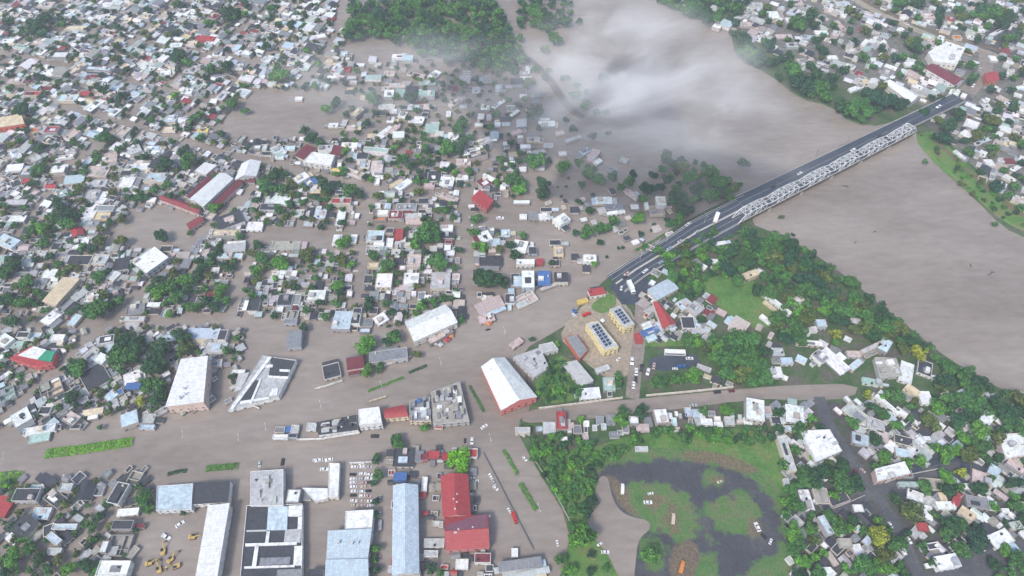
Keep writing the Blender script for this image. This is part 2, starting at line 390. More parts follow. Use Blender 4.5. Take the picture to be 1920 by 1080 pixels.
me = bpy.data.meshes.new('park_ground'); me.from_pydata(np.stack([gx.ravel(), gy.ravel(), (0.60 + .12 * edge + .12 * np.clip(isl / 3, 0, 1)).ravel()], 1).tolist(), [], F.tolist())
for nm, arr in (('tarmac', tar_m), ('dirt', drt_m)): me.attributes.new(nm, 'FLOAT', 'POINT').data.foreach_set('value', arr.ravel().astype(np.float32))
def park_mat():
    t = NT('park_ground'); v = t.wcoord(); n1 = t.noise(v, .11, 6, .72); n2 = t.noise(v, .9, 3, .6); n3 = t.noise(v, .05, 4, .6)
    def att(k): a = t.n.new('ShaderNodeAttribute'); a.attribute_name = k; return a.outputs['Fac']
    g = t.ramp(n1, [(.3, (.045, .115, .032)), (.46, (.075, .155, .045)), (.58, (.115, .145, .065)), (.72, (.125, .105, .07))])
    a = t.ramp(n3, [(.3, (.044, .047, .057)), (.55, (.057, .060, .072)), (.7, (.085, .085, .088))])
    def edge(k, gain): return t.ramp(t.math('ADD', att(k), t.math('MULTIPLY', t.math('SUBTRACT', n1, .5), gain)), [(.35, (0,)*3), (.65, (1,)*3)])
    c = t.mix(g, a, edge('tarmac', 2.6)); c = t.mix(c, t.ramp(n2, [(.3, (.12, .085, .055)), (.7, (.17, .135, .09))]), t.math('MULTIPLY', edge('dirt', 1.6), .8))
    c = t.mix(c, t.ramp(n2, [(.3, (.75,)*3), (.7, (1.2,)*3)]), 1.0, 'MULTIPLY'); t.link(c, t.b.inputs['Base Color']); t.b.inputs['Roughness'].default_value = .8; return t.m
me.materials.append(park_mat()); me.update(); _o = bpy.data.objects.new('park_ground', me); col.objects.link(_o); _o['kind'] = 'structure'
sheet('water', wpoly("1120,895 1140,892 1147,935 1165,962 1190,972 1214,976 1221,992 1196,1012 1192,1050 1186,1110 1160,1085 1140,1040 1105,1000 1100,968 1114,950"), 0.86, M['water'], smooth=2)
# curved levee road in the flooded field
_lv = chaikin([at(*p) for p in pts("908,-40 918,-10 930,20 950,60 972,95 1005,122 1032,150 1050,180 1075,210 1095,222")], 2, False)
_b = MB()
def strip3(b, line, w0, w1, z0, z1):
    n = len(line); rows = []
    for i in range(n):
        d = Vector(line[min(i + 1, n - 1)]) - Vector(line[max(i - 1, 0)]); d.z = 0; d.normalize(); m = Vector((-d.y, d.x, 0)); p = Vector(line[i])
        rows.append([p + m * w0 / 2 + Vector((0, 0, z0)), p + m * w1 / 2 + Vector((0, 0, z1)), p - m * w1 / 2 + Vector((0, 0, z1)), p - m * w0 / 2 + Vector((0, 0, z0))])
    for i in range(n - 1):
        for j in range(3):
            b.quad([rows[i][j + 1], rows[i + 1][j + 1], rows[i + 1][j], rows[i][j]])
strip3(_b, _lv, 9, 5.5, -0.5, 1.3)
_o = _b.obj('levee', M['dirt']); _o['kind'] = 'structure'
ribbon('road', _lv, 3.4, 1.36, M['asphalt'])

# ------------------------------------------------------------------ road over the river and the causeway up to it
LE = pts("1138,517 1175,493 1240,453 1300,413 1395,366"); RE = pts("1172,548 1212,517 1262,488 1312,460 1386,420")
ZZ = [0.8, 1.4, 2.8, 4.2, 5.0]
_b = MB()
WL = [at(p[0], p[1], z) for p, z in zip(LE, ZZ)]; WR = [at(p[0], p[1], z) for p, z in zip(RE, ZZ)]
for i in range(4):
    _b.quad([WR[i], WR[i+1], WL[i+1], WL[i]])
    for W, s in ((WL, 1), (WR, -1)):
        d = (W[i+1] - W[i]).normalized(); nrm = Vector((-d.y, d.x, 0)) * s
        q0 = W[i] + nrm * (W[i].z * 1.3); q1 = W[i+1] + nrm * (W[i+1].z * 1.3); q0.z = q1.z = -0.5
        _b.quad([W[i], W[i+1], q1, q0] if s > 0 else [W[i+1], W[i], q0, q1])
_o = _b.obj('road', M['wet_asphalt']); _o['kind'] = 'structure'
def lerp(a, b, t): return a + (b - a) * t
# painted lines and kerbs on the causeway
for f, w, mt, nm in ((0.06, 0.35, 'line', 'road_marking'), (0.94, 0.35, 'line', 'road_marking'), (0.27, 0.2, 'line', 'road_marking'), (0.74, 0.2, 'line', 'road_marking')):
    L = [lerp(WL[i], WR[i], f) for i in range(5)]
    ribbon(nm, L, w, [p.z + 0.03 for p in L], M[mt])
_b = MB()
L = [lerp(WL[i], WR[i], 0.5) for i in range(5)]
for i in range(4): _b.bar(L[i] + Vector((0, 0, .25)), L[i+1] + Vector((0, 0, .25)), 1.4, 0.5)
_o = tag(_b.obj('median_kerb', M['kerb']), kind='structure')
_b = MB()
for W, s in ((WL, 1), (WR, -1)):
    for i in range(4):
        _b.bar(W[i] + Vector((0, 0, .35)), W[i+1] + Vector((0, 0, .35)), 0.35, 0.7)
_o = tag(_b.obj('kerb', M['kerb']), kind='structure')

def bridge_axis(p0, p1, z0, z1):
    a = at(*p0, z0); b = at(*p1, z1); d = (b - a); L = math.hypot(d.x, d.y)
    return a, b, L, math.atan2(d.y, d.x)
# concrete road bridge
A0, A1, AL, AA = bridge_axis((1387, 380), (1799, 181), 5.0, 6.0)
rb = tag(empty('road_bridge', (A0.x, A0.y, 5.0), AA), 'long concrete road bridge with dark asphalt deck across the brown river', 'bridge')
b = MB(); b.box(AL / 2, 0, AL, 14.0, -1.6, 0); b.obj('deck', M['kerb'], rb)
b = MB(); b.box(AL / 2, 0, AL, 12.8, 0.02, 0.06); b.obj('carriageway', M['wet_asphalt'], rb)
for y in (-6.8, 6.8):
    b = MB(); b.box(AL / 2, y, AL, 0.3, 0.0, 0.55)
    b.box(AL / 2, y, AL, 0.12, 0.95, 1.07)
    x = 1.0
    while x < AL: b.box(x, y, 0.16, 0.16, 0.55, 0.95); x += 3.0
    b.obj('railing', M['kerb'], rb)
b = MB(); b.box(AL / 2, 0, AL, 0.16, 0.08, 0.10)
b.obj('centre_line', M['line'], rb)
k = 1
while k * 32 < AL:
    b = MB(); b.box(k * 32, 0, 1.6, 9.0, -9.0, -2.4); b.box(k * 32, 0, 2.2, 13.0, -2.4, -1.6); b.obj('pier', M['kerb'], rb); k += 1
# steel truss bridge beside it
T0, T1, TL, TA = bridge_axis((1378, 414), (1714, 241), 5.0, 5.6)
tb = tag(empty('truss_bridge', (T0.x, T0.y, 5.0), TA), 'white steel truss bridge with latticed spans beside the asphalt road bridge', 'bridge')
b = MB(); b.box(TL / 2, 0, TL, 7.6, -1.1, -0.3); b.box(TL / 2, -3.9, TL, 0.3, -1.4, 0.3); b.box(TL / 2, 3.9, TL, 0.3, -1.4, 0.3); b.obj('deck', M['dirt'], tb)
b = MB(); b.box(TL / 2, 0, TL, 6.4, -0.28, -0.1); b.obj('carriageway', M['asphalt'], tb)
NS = 6; SP = TL / NS
for k in range(NS):
    x0, x1 = k * SP + 0.3, (k + 1) * SP - 0.3
    npan = 6; hh = 7.2; dx = (x1 - x0) / npan
    top = lambda i: hh * ((0.0 if (k == 0 and i == 0) or (k == NS - 1 and i == npan) else 0.72) if i in (0, npan) else (0.88 if i in (1, npan - 1) else 1.0))
    b = MB()
    for y in (-3.6, 3.6):
        for i in range(npan):
            xa, xb = x0 + i * dx, x0 + (i + 1) * dx
            b.bar((xa, y, top(i)), (xb, y, top(i + 1)), 0.55, 0.55)          # upper chord and end posts
            if 0 < i: b.bar((xa, y, 0), (xa, y, top(i)), 0.4, 0.4)
            if 0 < i < npan - 1:
                b.bar((xa, y, 0 if i % 2 else top(i)), (xb, y, top(i + 1) if i % 2 else 0), 0.4, 0.4)
        b.bar((x0, y, 0), (x1, y, 0), 0.55, 0.6)
    b.obj('truss_span', M['steel'], tb)
    b = MB()
    for i in range(0 if k else 1, npan):
        b.bar((x0 + i * dx, -3.5, top(i)), (x0 + i * dx, 3.5, top(i)), 0.45, 0.45)
        if i < npan - 1:
            b.bar((x0 + i * dx, -3.5, top(i)), (x0 + (i + 1) * dx, 3.5, top(i + 1)), 0.38, 0.3)
            b.bar((x0 + i * dx, 3.5, top(i) + .02), (x0 + (i + 1) * dx, -3.5, top(i + 1) + .02), 0.3, 0.26)
    b.obj('top_bracing', M['steel'], tb)
for k in range(NS + 1):
    b = MB(); b.box(min(max(k * SP, 1), TL - 1), 0, 1.8, 8.6, -9, -1.42); b.obj('pier', M['kerb'], tb)

# ------------------------------------------------------------------ buildings
PAL = dict(W=(.70,.73,.74), L=(.43,.45,.46), G=(.22,.235,.255), D=(.05,.056,.07), B=(.45,.56,.64), U=(.06,.15,.36), R=(.36,.055,.062),
           M=(.17,.04,.055), P=(.50,.42,.40), T=(.60,.51,.36), Y=(.62,.47,.13), N=(.34,.46,.43), C=(.33,.32,.29), S=(.25,.05,.06), O=(.5,.17,.06), F=(.03,.25,.13))
CNAME = dict(W='white', L='light grey', G='mid grey', D='dark slate', B='pale blue', U='strong blue', R='red', S='dull red', M='maroon', P='pinkish', T='cream', Y='yellow', N='pale green', C='stained grey-brown', O='orange', F='green')
WALLS = [(.62,.62,.60), (.70,.70,.69), (.52,.50,.46), (.46,.40,.38), (.40,.41,.42), (.56,.51,.42), (.36,.40,.43), (.30,.30,.30), (.22,.22,.23), (.55,.56,.57)]  # darkest greys: shade on walls put into the paint colour
def jit(c, r, a=0.08):
    k = 1 + r.uniform(-a, a)
    return tuple(min(.85, max(.01, v * k * (1 + r.uniform(-a, a) * .4))) for v in c)
def scl(p, c, s): return [(c[0] + (x - c[0]) * s, c[1] + (y - c[1]) * s) for x, y in p]

def gen_roof(kind, poly, h, b, wallb, over=0.35, pitch=0.22):
    """adds roof faces to b, closing walls to wallb; poly is ccw with the long side p0-p1"""
    q = inset(poly, -over)
    if kind == 'm':                                   # single slope
        t = 0.16; n = len(q)
        rise = pitch * 0.55 * (Vector(poly[3]) - Vector(poly[0])).length if n == 4 else 0.4
        zt = [h + t, h + t, h + t + rise, h + t + rise] if n == 4 else [h + t] * n
        b.prism(q, [z - t for z in zt], zt, bottom=True)
        if n == 4: wallb.prism(poly, h - 0.02, [h, h, h + rise, h + rise], top=False)
    elif kind in 'gv':
        l = (Vector(poly[1]) - Vector(poly[0])).length; d = (Vector(poly[2]) - Vector(poly[1])).length
        if d > l: poly = poly[1:] + poly[:1]; q = q[1:] + q[:1]; l, d = d, l
        rise = d * (0.20 if kind == 'g' else 0.14)
        n = 2 if kind == 'g' else 8
        prof = [(i / n, (rise * (1 - abs(2 * i / n - 1))) if kind == 'g' else rise * math.sin(math.pi * i / n)) for i in range(n + 1)]
        A = [Vector(q[0]).lerp(Vector(q[3]), t) for t, _ in prof]; B = [Vector(q[1]).lerp(Vector(q[2]), t) for t, _ in prof]
        for i in range(n):
            za, zb = h + prof[i][1], h + prof[i + 1][1]
            for dz, flip in ((0.14, False), (0.0, True)):
                f = [(*A[i], za + dz), (*B[i], za + dz), (*B[i+1], zb + dz), (*A[i+1], zb + dz)]
                b.quad(f[::-1] if flip else f)
            for E_, s in ((A, 1), (B, -1)):
                f = [(*E_[i], za), (*E_[i], za + .14), (*E_[i+1], zb + .14), (*E_[i+1], zb)]
                b.quad(f if s > 0 else f[::-1])
        for S, z in ((0, 0), (n, 0)):
            f = [(*A[S], h), (*B[S], h), (*B[S], h + .14), (*A[S], h + .14)]
            b.quad(f if S == 0 else f[::-1])
        for e0, e1 in ((0, 3), (1, 2)):
            P0, P1 = Vector(poly[e0]), Vector(poly[e1])
            wallb.quad([(*P0.lerp(P1, t), h + z - 0.03) for t, z in prof] if e0 == 1 else [(*P0.lerp(P1, t), h + z - 0.03) for t, z in prof][::-1])

def gen_house(poly, h, kind, rc, wc, r, z0=-0.6, detail=1):
    parts = []
    wall, roof = MB(), MB()
    cen = (sum(p[0] for p in poly) / len(poly), sum(p[1] for p in poly) / len(poly))
    ar = abs(area(poly))
    if kind in 'mgv':
        wall.prism(poly, z0, h, top=True)
        gen_roof(kind, poly, h, roof, wall)
        parts += [('wall', wall, 'wall', wc), ('roof', roof, 'metal', rc)]
    elif kind == 'o':                                  # walls without a roof round an inner yard
        wall.ring(poly, 0.35, z0, h)
        n = len(poly)
        if n == 4:
            P = [Vector(p) for p in poly]
            for k in range(2 if ar > 120 else 1):
                t = r.uniform(.3, .7)
                a, c = (P[0].lerp(P[1], t), P[3].lerp(P[2], t)) if k == 0 else (P[0].lerp(P[3], t), P[1].lerp(P[2], t))
                a, c = a.lerp(c, .04), a.lerp(c, .96)
                d = (c - a).normalized() * 0.0; nn = Vector((-(c - a).y, (c - a).x)).normalized() * .15
                wall.prism([tuple(a - nn), tuple(c - nn), tuple(c + nn), tuple(a + nn)][::1], z0, h - .3 - .2 * k)
        fl = MB(); fl.prism(inset(poly, .37), z0, z0 + 1.4)
        parts += [('wall', wall, 'wall', wc), ('floor', fl, 'concrete', rc)]
        if n == 4 and ar > 70:                          # one roofed corner
            q = [tuple(Vector(poly[0]).lerp(Vector(poly[k]), .5)) if k else poly[0] for k in (0, 1, 2, 3)]
            q = inset(q, .40); b = MB(); b.prism(q, h - .75, h - .55, bottom=True); parts.append(('roof', b, 'concrete', jit(PAL[r.choice('LWGC')], r)))
    else:
        wall.prism(poly, z0, h, top=False)
        roof.prism(inset(poly, 0.24), h - 0.3, h + 0.02)
        par = MB(); par.ring(inset(poly, -0.04), 0.26, h - 0.05, h + r.choice((.18, .35, .5, .8)))
        parts += [('wall', wall, 'wall', wc), ('roof', roof, 'concrete', rc)]
        parts.append(('parapet', par, 'wall', tuple(min(.8, c * 1.08) for c in (wc if r.random() < .7 else rc))))
    if detail and len(poly) == 4 and ar > 45:
        l = (Vector(poly[1]) - Vector(poly[0])).length; d = (Vector(poly[3]) - Vector(poly[0])).length
        U = (Vector(poly[1]) - Vector(poly[0])).normalized(); V = (Vector(poly[3]) - Vector(poly[0])).normalized()
        def loc(u, v): return tuple(Vector(poly[0]) + U * u + V * v)
        def lrect(u0, v0, u1, v1): return [loc(u0, v0), loc(u1, v0), loc(u1, v1), loc(u0, v1)]
        if kind == 'f':
            if r.random() < .55 and ar > 60:           # stair room on the roof
                w_, d_ = r.uniform(2.4, 4.2), r.uniform(2.4, 4.0)
                u, v = r.uniform(.5, max(.6, l - w_ - .5)), r.uniform(.5, max(.6, d - d_ - .5))
                if u + w_ < l - .3 and v + d_ < d - .3:
                    b = MB(); b.prism(lrect(u, v, u + w_, v + d_), h + .03, h + 2.3); parts.append(('stair_room', b, 'wall', jit(r.choice(WALLS), r)))
            if r.random() < .5 and ar > 60:            # patch of roof at another level
                u, v = r.uniform(.1, .5) * l, r.uniform(.1, .5) * d
                w_, d_ = r.uniform(.25, .48) * l, r.uniform(.25, .48) * d
                b = MB(); b.prism(lrect(u, v, u + w_, v + d_), h + .05, h + r.uniform(.3, 1.2)); parts.append(('raised_roof', b, 'concrete', jit(PAL[r.choice('WLGDCPB')], r)))
            if r.random() < .6:
                u, v = r.uniform(.12, .88) * l, r.uniform(.12, .88) * d
                b = MB(); p = loc(u, v); b.cyl(p, .62, .62, h + .06, h + 1.2, 9); b.cyl(p, .62, .25, h + 1.2, h + 1.45, 9)
                parts.append(('water_tank', b, 'paint', (.03, .03, .035) if r.random() < .6 else (.55, .52, .44)))
        n_an = 0 if kind == 'o' else r.choice((0, 1, 1, 2)) if ar < 500 else 0
        sides = r.sample(range(4), 4)
        for k in range(n_an):
            s = sides[k]; dep = r.uniform(2.5, 6); f0 = r.uniform(0, .4); f1 = r.uniform(.6, 1)
            if s == 0: q = lrect(l * f0, -dep, l * f1, -.03)
            elif s == 1: q = lrect(l + .03, d * f0, l + dep, d * f1)
            elif s == 2: q = lrect(l * f0, d + .03, l * f1, d + dep)
            else: q = lrect(-dep, d * f0, -.03, d * f1)
            hh = min(h - .5, r.uniform(1.7, 3.2)); b = MB(); w2 = MB()
            w2.prism(q, z0, hh, top=False)
            parts.append(('annex_wall', w2, 'wall', jit(r.choice(WALLS), r)))
            if r.random() < .22:
                ww = MB(); ww.ring(inset(q, .02), .25, hh - .3, hh + .25); b.prism(inset(q, .3), z0, z0 + 1.2)
                parts[-1] = ('yard_wall', ww, 'wall', parts[-1][3]); w3 = MB(); w3.prism(q, z0, hh - .31, top=False); ww.v and ww.prism(q, z0, hh - .32, top=False)
                parts.append(('yard_floor', b, 'concrete', jit(PAL[r.choice('DGC')], r)))
            else:
                b.prism(inset(q, -.12), hh, hh + .16, bottom=True)
                parts.append(('annex_roof', b, r.choice(('concrete', 'metal')), jit(PAL[r.choice('WLLGGDDCMBBPNT')], r)))
    return parts

unit_window = MB(); unit_window.box(0, 0, 1, 1, -.5, .5)
WIN_MESH = unit_window.mesh('window', M['glass'])
DOOR_MESH = unit_window.mesh('door', M['paint'])
def long_first(P):
    """ccw quad with its longest side first"""
    P = [Vector(p[:2]) for p in P]
    if area([tuple(p) for p in P]) < 0: P.reverse()
    n = len(P)
    if n == 4:
        L = [(P[(i + 1) % 4] - P[i]).length for i in range(4)]
        k = 0 if L[0] + L[2] >= L[1] + L[3] else 1
        # the low side of a slope faces the camera where it can
        if (P[k] + P[(k + 1) % 4]).y > (P[(k + 2) % 4] + P[(k + 3) % 4]).y: k += 2
        P = [P[(k + i) % 4] for i in range(4)]
    return P
def make_building(name, quad, h, kind, rc, wc, r, z0, detail=1, windows=True):
    P = long_first(quad); c = sum(P, Vector((0, 0))) / len(P); e = P[1] - P[0]; a = math.atan2(e.y, e.x)
    ca, sa = math.cos(-a), math.sin(-a)
    lp = [((p - c).x * ca - (p - c).y * sa, (p - c).x * sa + (p - c).y * ca) for p in P]
    root = empty(name, (c.x, c.y, 0), a)
    made = {}
    for nm, b, mk, cl in gen_house(lp, h, kind, rc, wc, r, z0, detail):
        up = {'water_tank': 'roof', 'stair_room': 'roof', 'raised_roof': 'roof', 'parapet': 'roof', 'annex_roof': 'annex_wall', 'yard_floor': 'yard_wall'}.get(nm)
        made[nm] = b.obj(nm, M[mk], made.get(up, root), cl)
    if windows and kind != 'o':
        zb = max(z0, 0)
        door = False
        for i in range(len(P)):
            p, q = P[i], P[(i + 1) % len(P)]; ed = q - p; n = Vector((ed.y, -ed.x)).normalized()
            if n.y > -.45: continue
            k = int(min(5, ed.length // 3.2))
            for j in range(k):
                for fl in range(2 if h > 5.5 else 1):
                    zc = zb + 1.55 + fl * 2.7
                    if zc + .7 > h: continue
                    w = p.lerp(q, (j + .5) / k) - c
                    o = None
                    if fl == 0 and not door and k > 1 and j == k // 2:
                        o = bpy.data.objects.new('door', DOOR_MESH); o.scale = (1.3, .12, 1.9); zc = zb + 1.0; door = True
                        o.color = (*r.choice(((.12, .07, .04), (.25, .25, .27), (.06, .06, .07), (.3, .3, .3))), 1)
                    else:
                        o = bpy.data.objects.new('window', WIN_MESH); o.scale = (r.uniform(1.0, 1.7), .1, 1.15)
                    col.objects.link(o); o.parent = root
                    o.location = (w.x * ca - w.y * sa, w.x * sa + w.y * ca, zc); o.rotation_euler = (0, 0, math.atan2(ed.y, ed.x) - a)
    return root, c, abs(area([tuple(p) for p in P]))

LANDP = [wpoly(LAND_S), wpoly(LAND_N)]
def base_z(x, y): return 0.5 if inpoly(x, y, LANDP[0]) else 0.7 if inpoly(x, y, LANDP[1]) else -0.6
TAKEN = []                                             # (x, y, radius) of everything that stands, for the fillers
LANDMARKS = []                                         # (phrase, x, y)
LAND_LBL = {}
def landmark(phrase, px, py): p = at(px, py); LANDMARKS.append((phrase, p.x, p.y))

def px_quad(x, y, w, d, a, h):
    """a roof seen at pixel x, y: w px along the picture angle a, d px across it on the ground"""
    a = math.radians(a); c = at(x, y, h); u = at(x + math.cos(a), y - math.sin(a), h) - c
    v = Vector((-u.y, u.x, 0)).normalized(); q = c + v; qx, qy = pix(q); k = math.hypot(qx - x, qy - y)
    U = u * (w / 2); Vv = v * (d / 2 / k)
    return [tuple((c + s * U + t * Vv).xy) for s, t in ((-1, -1), (1, -1), (1, 1), (-1, 1))]

# ------------------------------------------------------------------ the large buildings one can name
BIG = [
 # name, category, label, roof corners in the photo, height, roof kind, roof colour, wall colour, short phrase for other labels
 ('warehouse', 'warehouse', 'white-roofed warehouse with a salmon red end wall at the boulevard corner', '903,688 946,671 1006,744 940,769', 8, 'g', 'W', (.62,.17,.15), 'the red-ended warehouse'),
 ('warehouse', 'warehouse', 'broad plain white roof with stalls along its south side beside the boulevard', '760,604 835,571 857,604 777,640', 8, 'g', 'W', (.6,.58,.54), 'the broad white market roof'),
 ('warehouse', 'warehouse', 'tall white hall with a pinkish front wall behind dark green trees', '340,674 391,671 383,756 311,762', 10, 'm', 'W', (.62,.48,.42), 'the white hall with pinkish front'),
 ('office_building', 'office', 'yellow-walled office block with solar panels, nearer the boulevard of the two', '1099,607 1121,602 1160,650 1133,657', 9, 'f', 'L', (.74,.63,.34), 'the long solar-roofed yellow block'),
 ('office_building', 'office', 'shorter yellow-walled office block with solar panels beside the dark yard', '1143,580 1163,573 1190,608 1170,615', 9, 'f', 'L', (.74,.63,.34), 'the shorter solar-roofed yellow block'),
 ('school_hall', 'school', 'long bright white roof between two dark red wings of a flooded school', '412,325 437,335 381,387 355,374', 8, 'g', 'W', (.5,.5,.5), 'the white school hall'),
 ('school_wing', 'school', 'long red gabled school wing reaching into the flooded yard', '300,374 306,366 376,390 372,401', 5, 'g', 'S', (.5,.4,.38), 'the red school wing'),
 ('school_wing', 'school', 'dark red school wing along the upper side of the white hall', '350,368 356,373 407,326 400,321', 5, 'g', 'M', (.5,.4,.38), None),
 ('school_wing', 'school', 'dark red school wing along the lower side of the white hall', '396,384 405,389 455,343 446,336', 5, 'g', 'M', (.5,.4,.38), None),
 ('school_hall', 'school', 'smaller white roof at the upper end of the dark red wing', '385,307 406,310 386,327 367,322', 5, 'm', 'W', (.5,.5,.5), None),
 ('school_hall', 'school', 'square white roof at the far corner of the flooded school', '454,307 489,303 480,330 440,338', 6, 'g', 'W', (.5,.5,.5), 'the square white school roof'),
 ('school_wing', 'school', 'short detached dark red roof below the school yard', '350,420 374,406 382,413 356,431', 4, 'g', 'S', (.5,.4,.38), None),
 ('warehouse', 'warehouse', 'long cream-roofed shed lying diagonally in the flooded quarter', '120,522 149,523 103,574 82,566', 6, 'm', 'T', (.5,.45,.35), 'the diagonal cream shed'),
 ('warehouse', 'warehouse', 'very long narrow pale blue roof running down to the yard of dark clutter', '738,911 783,910 785,1074 736,1078', 8, 'g', 'B', (.55,.58,.6), 'the very long pale blue roof'),
 ('workshop', 'workshop', 'bright red gabled roof beside a lime green tree', '827,893 877,890 882,967 831,969', 8, 'g', 'R', (.45,.35,.33), 'the bright red workshop roof'),
 ('workshop', 'workshop', 'wide red roof with faded upper slope, below the bright red one', '834,970 914,966 917,1025 837,1031', 7.6, 'g', 'R', (.5,.2,.2), 'the wide faded red roof'),
 ('warehouse', 'warehouse', 'white square roof between the car lot and the pale blue roof', '648,959 700,956 697,991 647,992', 8, 'f', 'W', (.6,.6,.6), None),
 ('warehouse', 'warehouse', 'large pale blue metal roof next to the car lot', '617,998 697,994 689,1045 613,1049', 8, 'm', 'B', (.55,.6,.65), 'the pale blue roof by the car lot'),
 ('warehouse', 'warehouse', 'pale blue roof cut by the bottom of the picture below its larger twin', '613,1052 690,1050 690,1095 610,1095', 7.5, 'm', 'B', (.55,.6,.65), None),
 ('warehouse', 'warehouse', 'pale grey-blue flat roof joined to a black roof in the lower town', '295,912 362,907 359,955 293,958', 6, 'f', 'B', (.6,.62,.64), 'the grey-blue flat roof by the black roof'),
 ('warehouse', 'warehouse', 'black flat roof framed by a white parapet at the street corner', '365,905 432,902 428,941 361,946', 6, 'f', 'D', (.72,.72,.72), 'the black roof with white parapet'),
 ('warehouse', 'warehouse', 'long white metal roof running down past yellow machines', '391,949 431,946 407,1088 366,1090', 7, 'm', 'W', (.6,.6,.6), 'the long white roof by the yellow machines'),
 ('shop_building', 'shop', 'tall white shop block with windows in a cluttered row on the boulevard', '672,768 711,763 716,793 673,797', 9, 'f', 'W', (.66,.66,.66), 'the tall white shop block'),
 ('shop_building', 'shop', 'cream-fronted shop with a red vaulted roof in the boulevard row', '720,768 757,760 765,780 722,784', 7, 'v', 'R', (.65,.55,.38), 'the red-vaulted shop'),
 ('shop_building', 'shop', 'ruined grey roofs packed with clutter at the end of the boulevard row', '808,735 862,716 880,790 812,796', 6, 'f', 'C', (.4,.4,.4), 'the ruined grey block'),
 ('shop_building', 'shop', 'dark teal-grey roof between the red vault and the ruined block', '768,752 806,744 808,790 768,790', 6, 'f', 'G', (.6,.5,.4), None),
 ('shop_building', 'shop', 'long dark blue-grey roof with a white street wall in the boulevard row', '593,792 668,778 671,806 597,816', 5, 'f', 'D', (.68,.68,.68), 'the long dark roof of the boulevard row'),
 ('shop_building', 'shop', 'white flat roof with a raised stair room in the boulevard wedge below', '470,884 531,880 531,948 469,948', 7, 'f', 'L', (.68,.68,.68), 'the white block with raised top'),
 ('shop_building', 'shop', 'upright arm of the white L-shaped building round a flooded yard', '617,869 637,869 634,932 615,932', 5, 'f', 'W', (.7,.68,.64), 'the white L-shaped building'),
 ('shop_building', 'shop', 'low arm of the white L-shaped building round a flooded yard', '567,915 614.5,916 614,934 590,940', 5, 'f', 'W', (.7,.68,.64), None),
 ('community_hall', 'hall', 'hall roof banded white, green and red with a curved edge', '24,668 60,649 106,662 97,683 72,689 18,673', 6, 'f', 'R', (.55,.1,.1), 'the tricolour hall roof'),
 ('walled_compound', 'compound', 'wedge-shaped compound with white walls, a black roof and a grey roof', '492,667 556,675 522,744 428,768', 5, 'f', 'L', (.72,.72,.70), 'the white-walled wedge compound'),
 ('walled_compound', 'compound', 'long block of black floors framed by white walls in the boulevard wedge', '463,948 567,945 566,1090 450,1090', 5, 'f', 'D', (.72,.72,.72), 'the black-floored white compound'),
 ('house', 'house', 'maroon gabled roof with white front beside the rows of small houses', '1225,567 1239,572 1267,607 1243,616', 6, 'g', 'R', (.65,.6,.58), 'the maroon gable by the dark yard'),
 ('house', 'house', 'orange-red walled house with dark roof beside the yellow office block', '1060,632 1080,627 1102,656 1087,673', 6, 'f', 'G', (.5,.12,.07), 'the orange-red walled house'),
 ('warehouse', 'warehouse', 'long grey-blue roof slanting behind the red-ended warehouse', '1053,682 1081,678 1112,715 1090,722', 5, 'm', 'L', (.5,.5,.5), 'the slanting grey-blue roof'),
 ('house', 'house', 'sprawling pale grey roof nearest the red-ended warehouse', '962,670 1012,652 1030,690 1000,708', 5, 'f', 'L', (.55,.55,.55), 'the sprawling pale grey roof'),
 ('house', 'house', 'small pale grey roof joined to the sprawling one', '1010,647 1036,641 1047,655 1017,662', 5.4, 'f', 'L', (.55,.55,.55), None),
 ('house', 'house', 'big irregular white flat roof beside the lower right street', '1500,808 1555,806 1578,846 1530,867', 6, 'f', 'W', (.65,.65,.65), 'the big irregular white roof'),
 ('house', 'house', 'big white stained roof at the right edge above pink annexes', '1870,815 1930,812 1940,850 1885,862', 6, 'f', 'W', (.65,.55,.52), 'the big white roof at the right edge'),
 ('house', 'house', 'stained concrete roof at the end of the muddy street', '1640,670 1680,672 1692,704 1650,708', 5, 'f', 'C', (.45,.45,.42), 'the stained concrete roof'),
 ('house', 'house', 'white flat roof with pink walls at the lower right crossroads', '1640,880 1695,866 1706,888 1645,903', 6.5, 'f', 'W', (.62,.45,.40), 'the pink-walled crossroads house'),
 ('house', 'house', 'bright white roof alone among riverbank trees', '1849,768 1868,783 1842,812 1823,805', 5, 'f', 'W', (.65,.65,.65), 'the lone white riverbank roof'),
 ('warehouse', 'warehouse', 'long white roof at the far end of the bridge', '1657,155 1675,154 1726,180 1708,192', 7, 'g', 'W', (.6,.6,.6), 'the long white roof beyond the bridge'),
 ('market_hall', 'market', 'maroon-roofed hall with white borders beyond the bridge', '1733,127 1757,122 1808,150 1790,160', 7, 'g', 'M', (.7,.7,.7), 'the maroon hall beyond the bridge'),
 ('market_hall', 'market', 'big white complex of roofs above the maroon hall', '1740,98 1775,78 1810,90 1795,120 1750,116', 8, 'f', 'W', (.68,.66,.62), 'the big white complex beyond the bridge'),
 ('house', 'house', 'orange-red roof at the far right beyond the bridge', '1846,138 1868,136 1872,152 1850,155', 6, 'm', 'R', (.5,.2,.12), 'the orange-red roof beyond the bridge'),
 ('house', 'house', 'pinkish red walled corner house where two flooded streets meet', '884,372 900,358 925,378 912,392', 6, 'm', 'R', (.5,.15,.15), 'the red corner house'),
 ('house', 'house', 'big white flat roof left of a maroon roof in the flooded town', '568,304 585,286 628,292 620,312', 6, 'f', 'W', (.62,.62,.6), 'the white roof between maroon roofs'),
 ('house', 'house', 'cream building with red-edged front at the left edge', '-6,222 40,214 46,232 -6,240', 7, 'f', 'T', (.55,.12,.08), 'the red-edged cream building'),
]
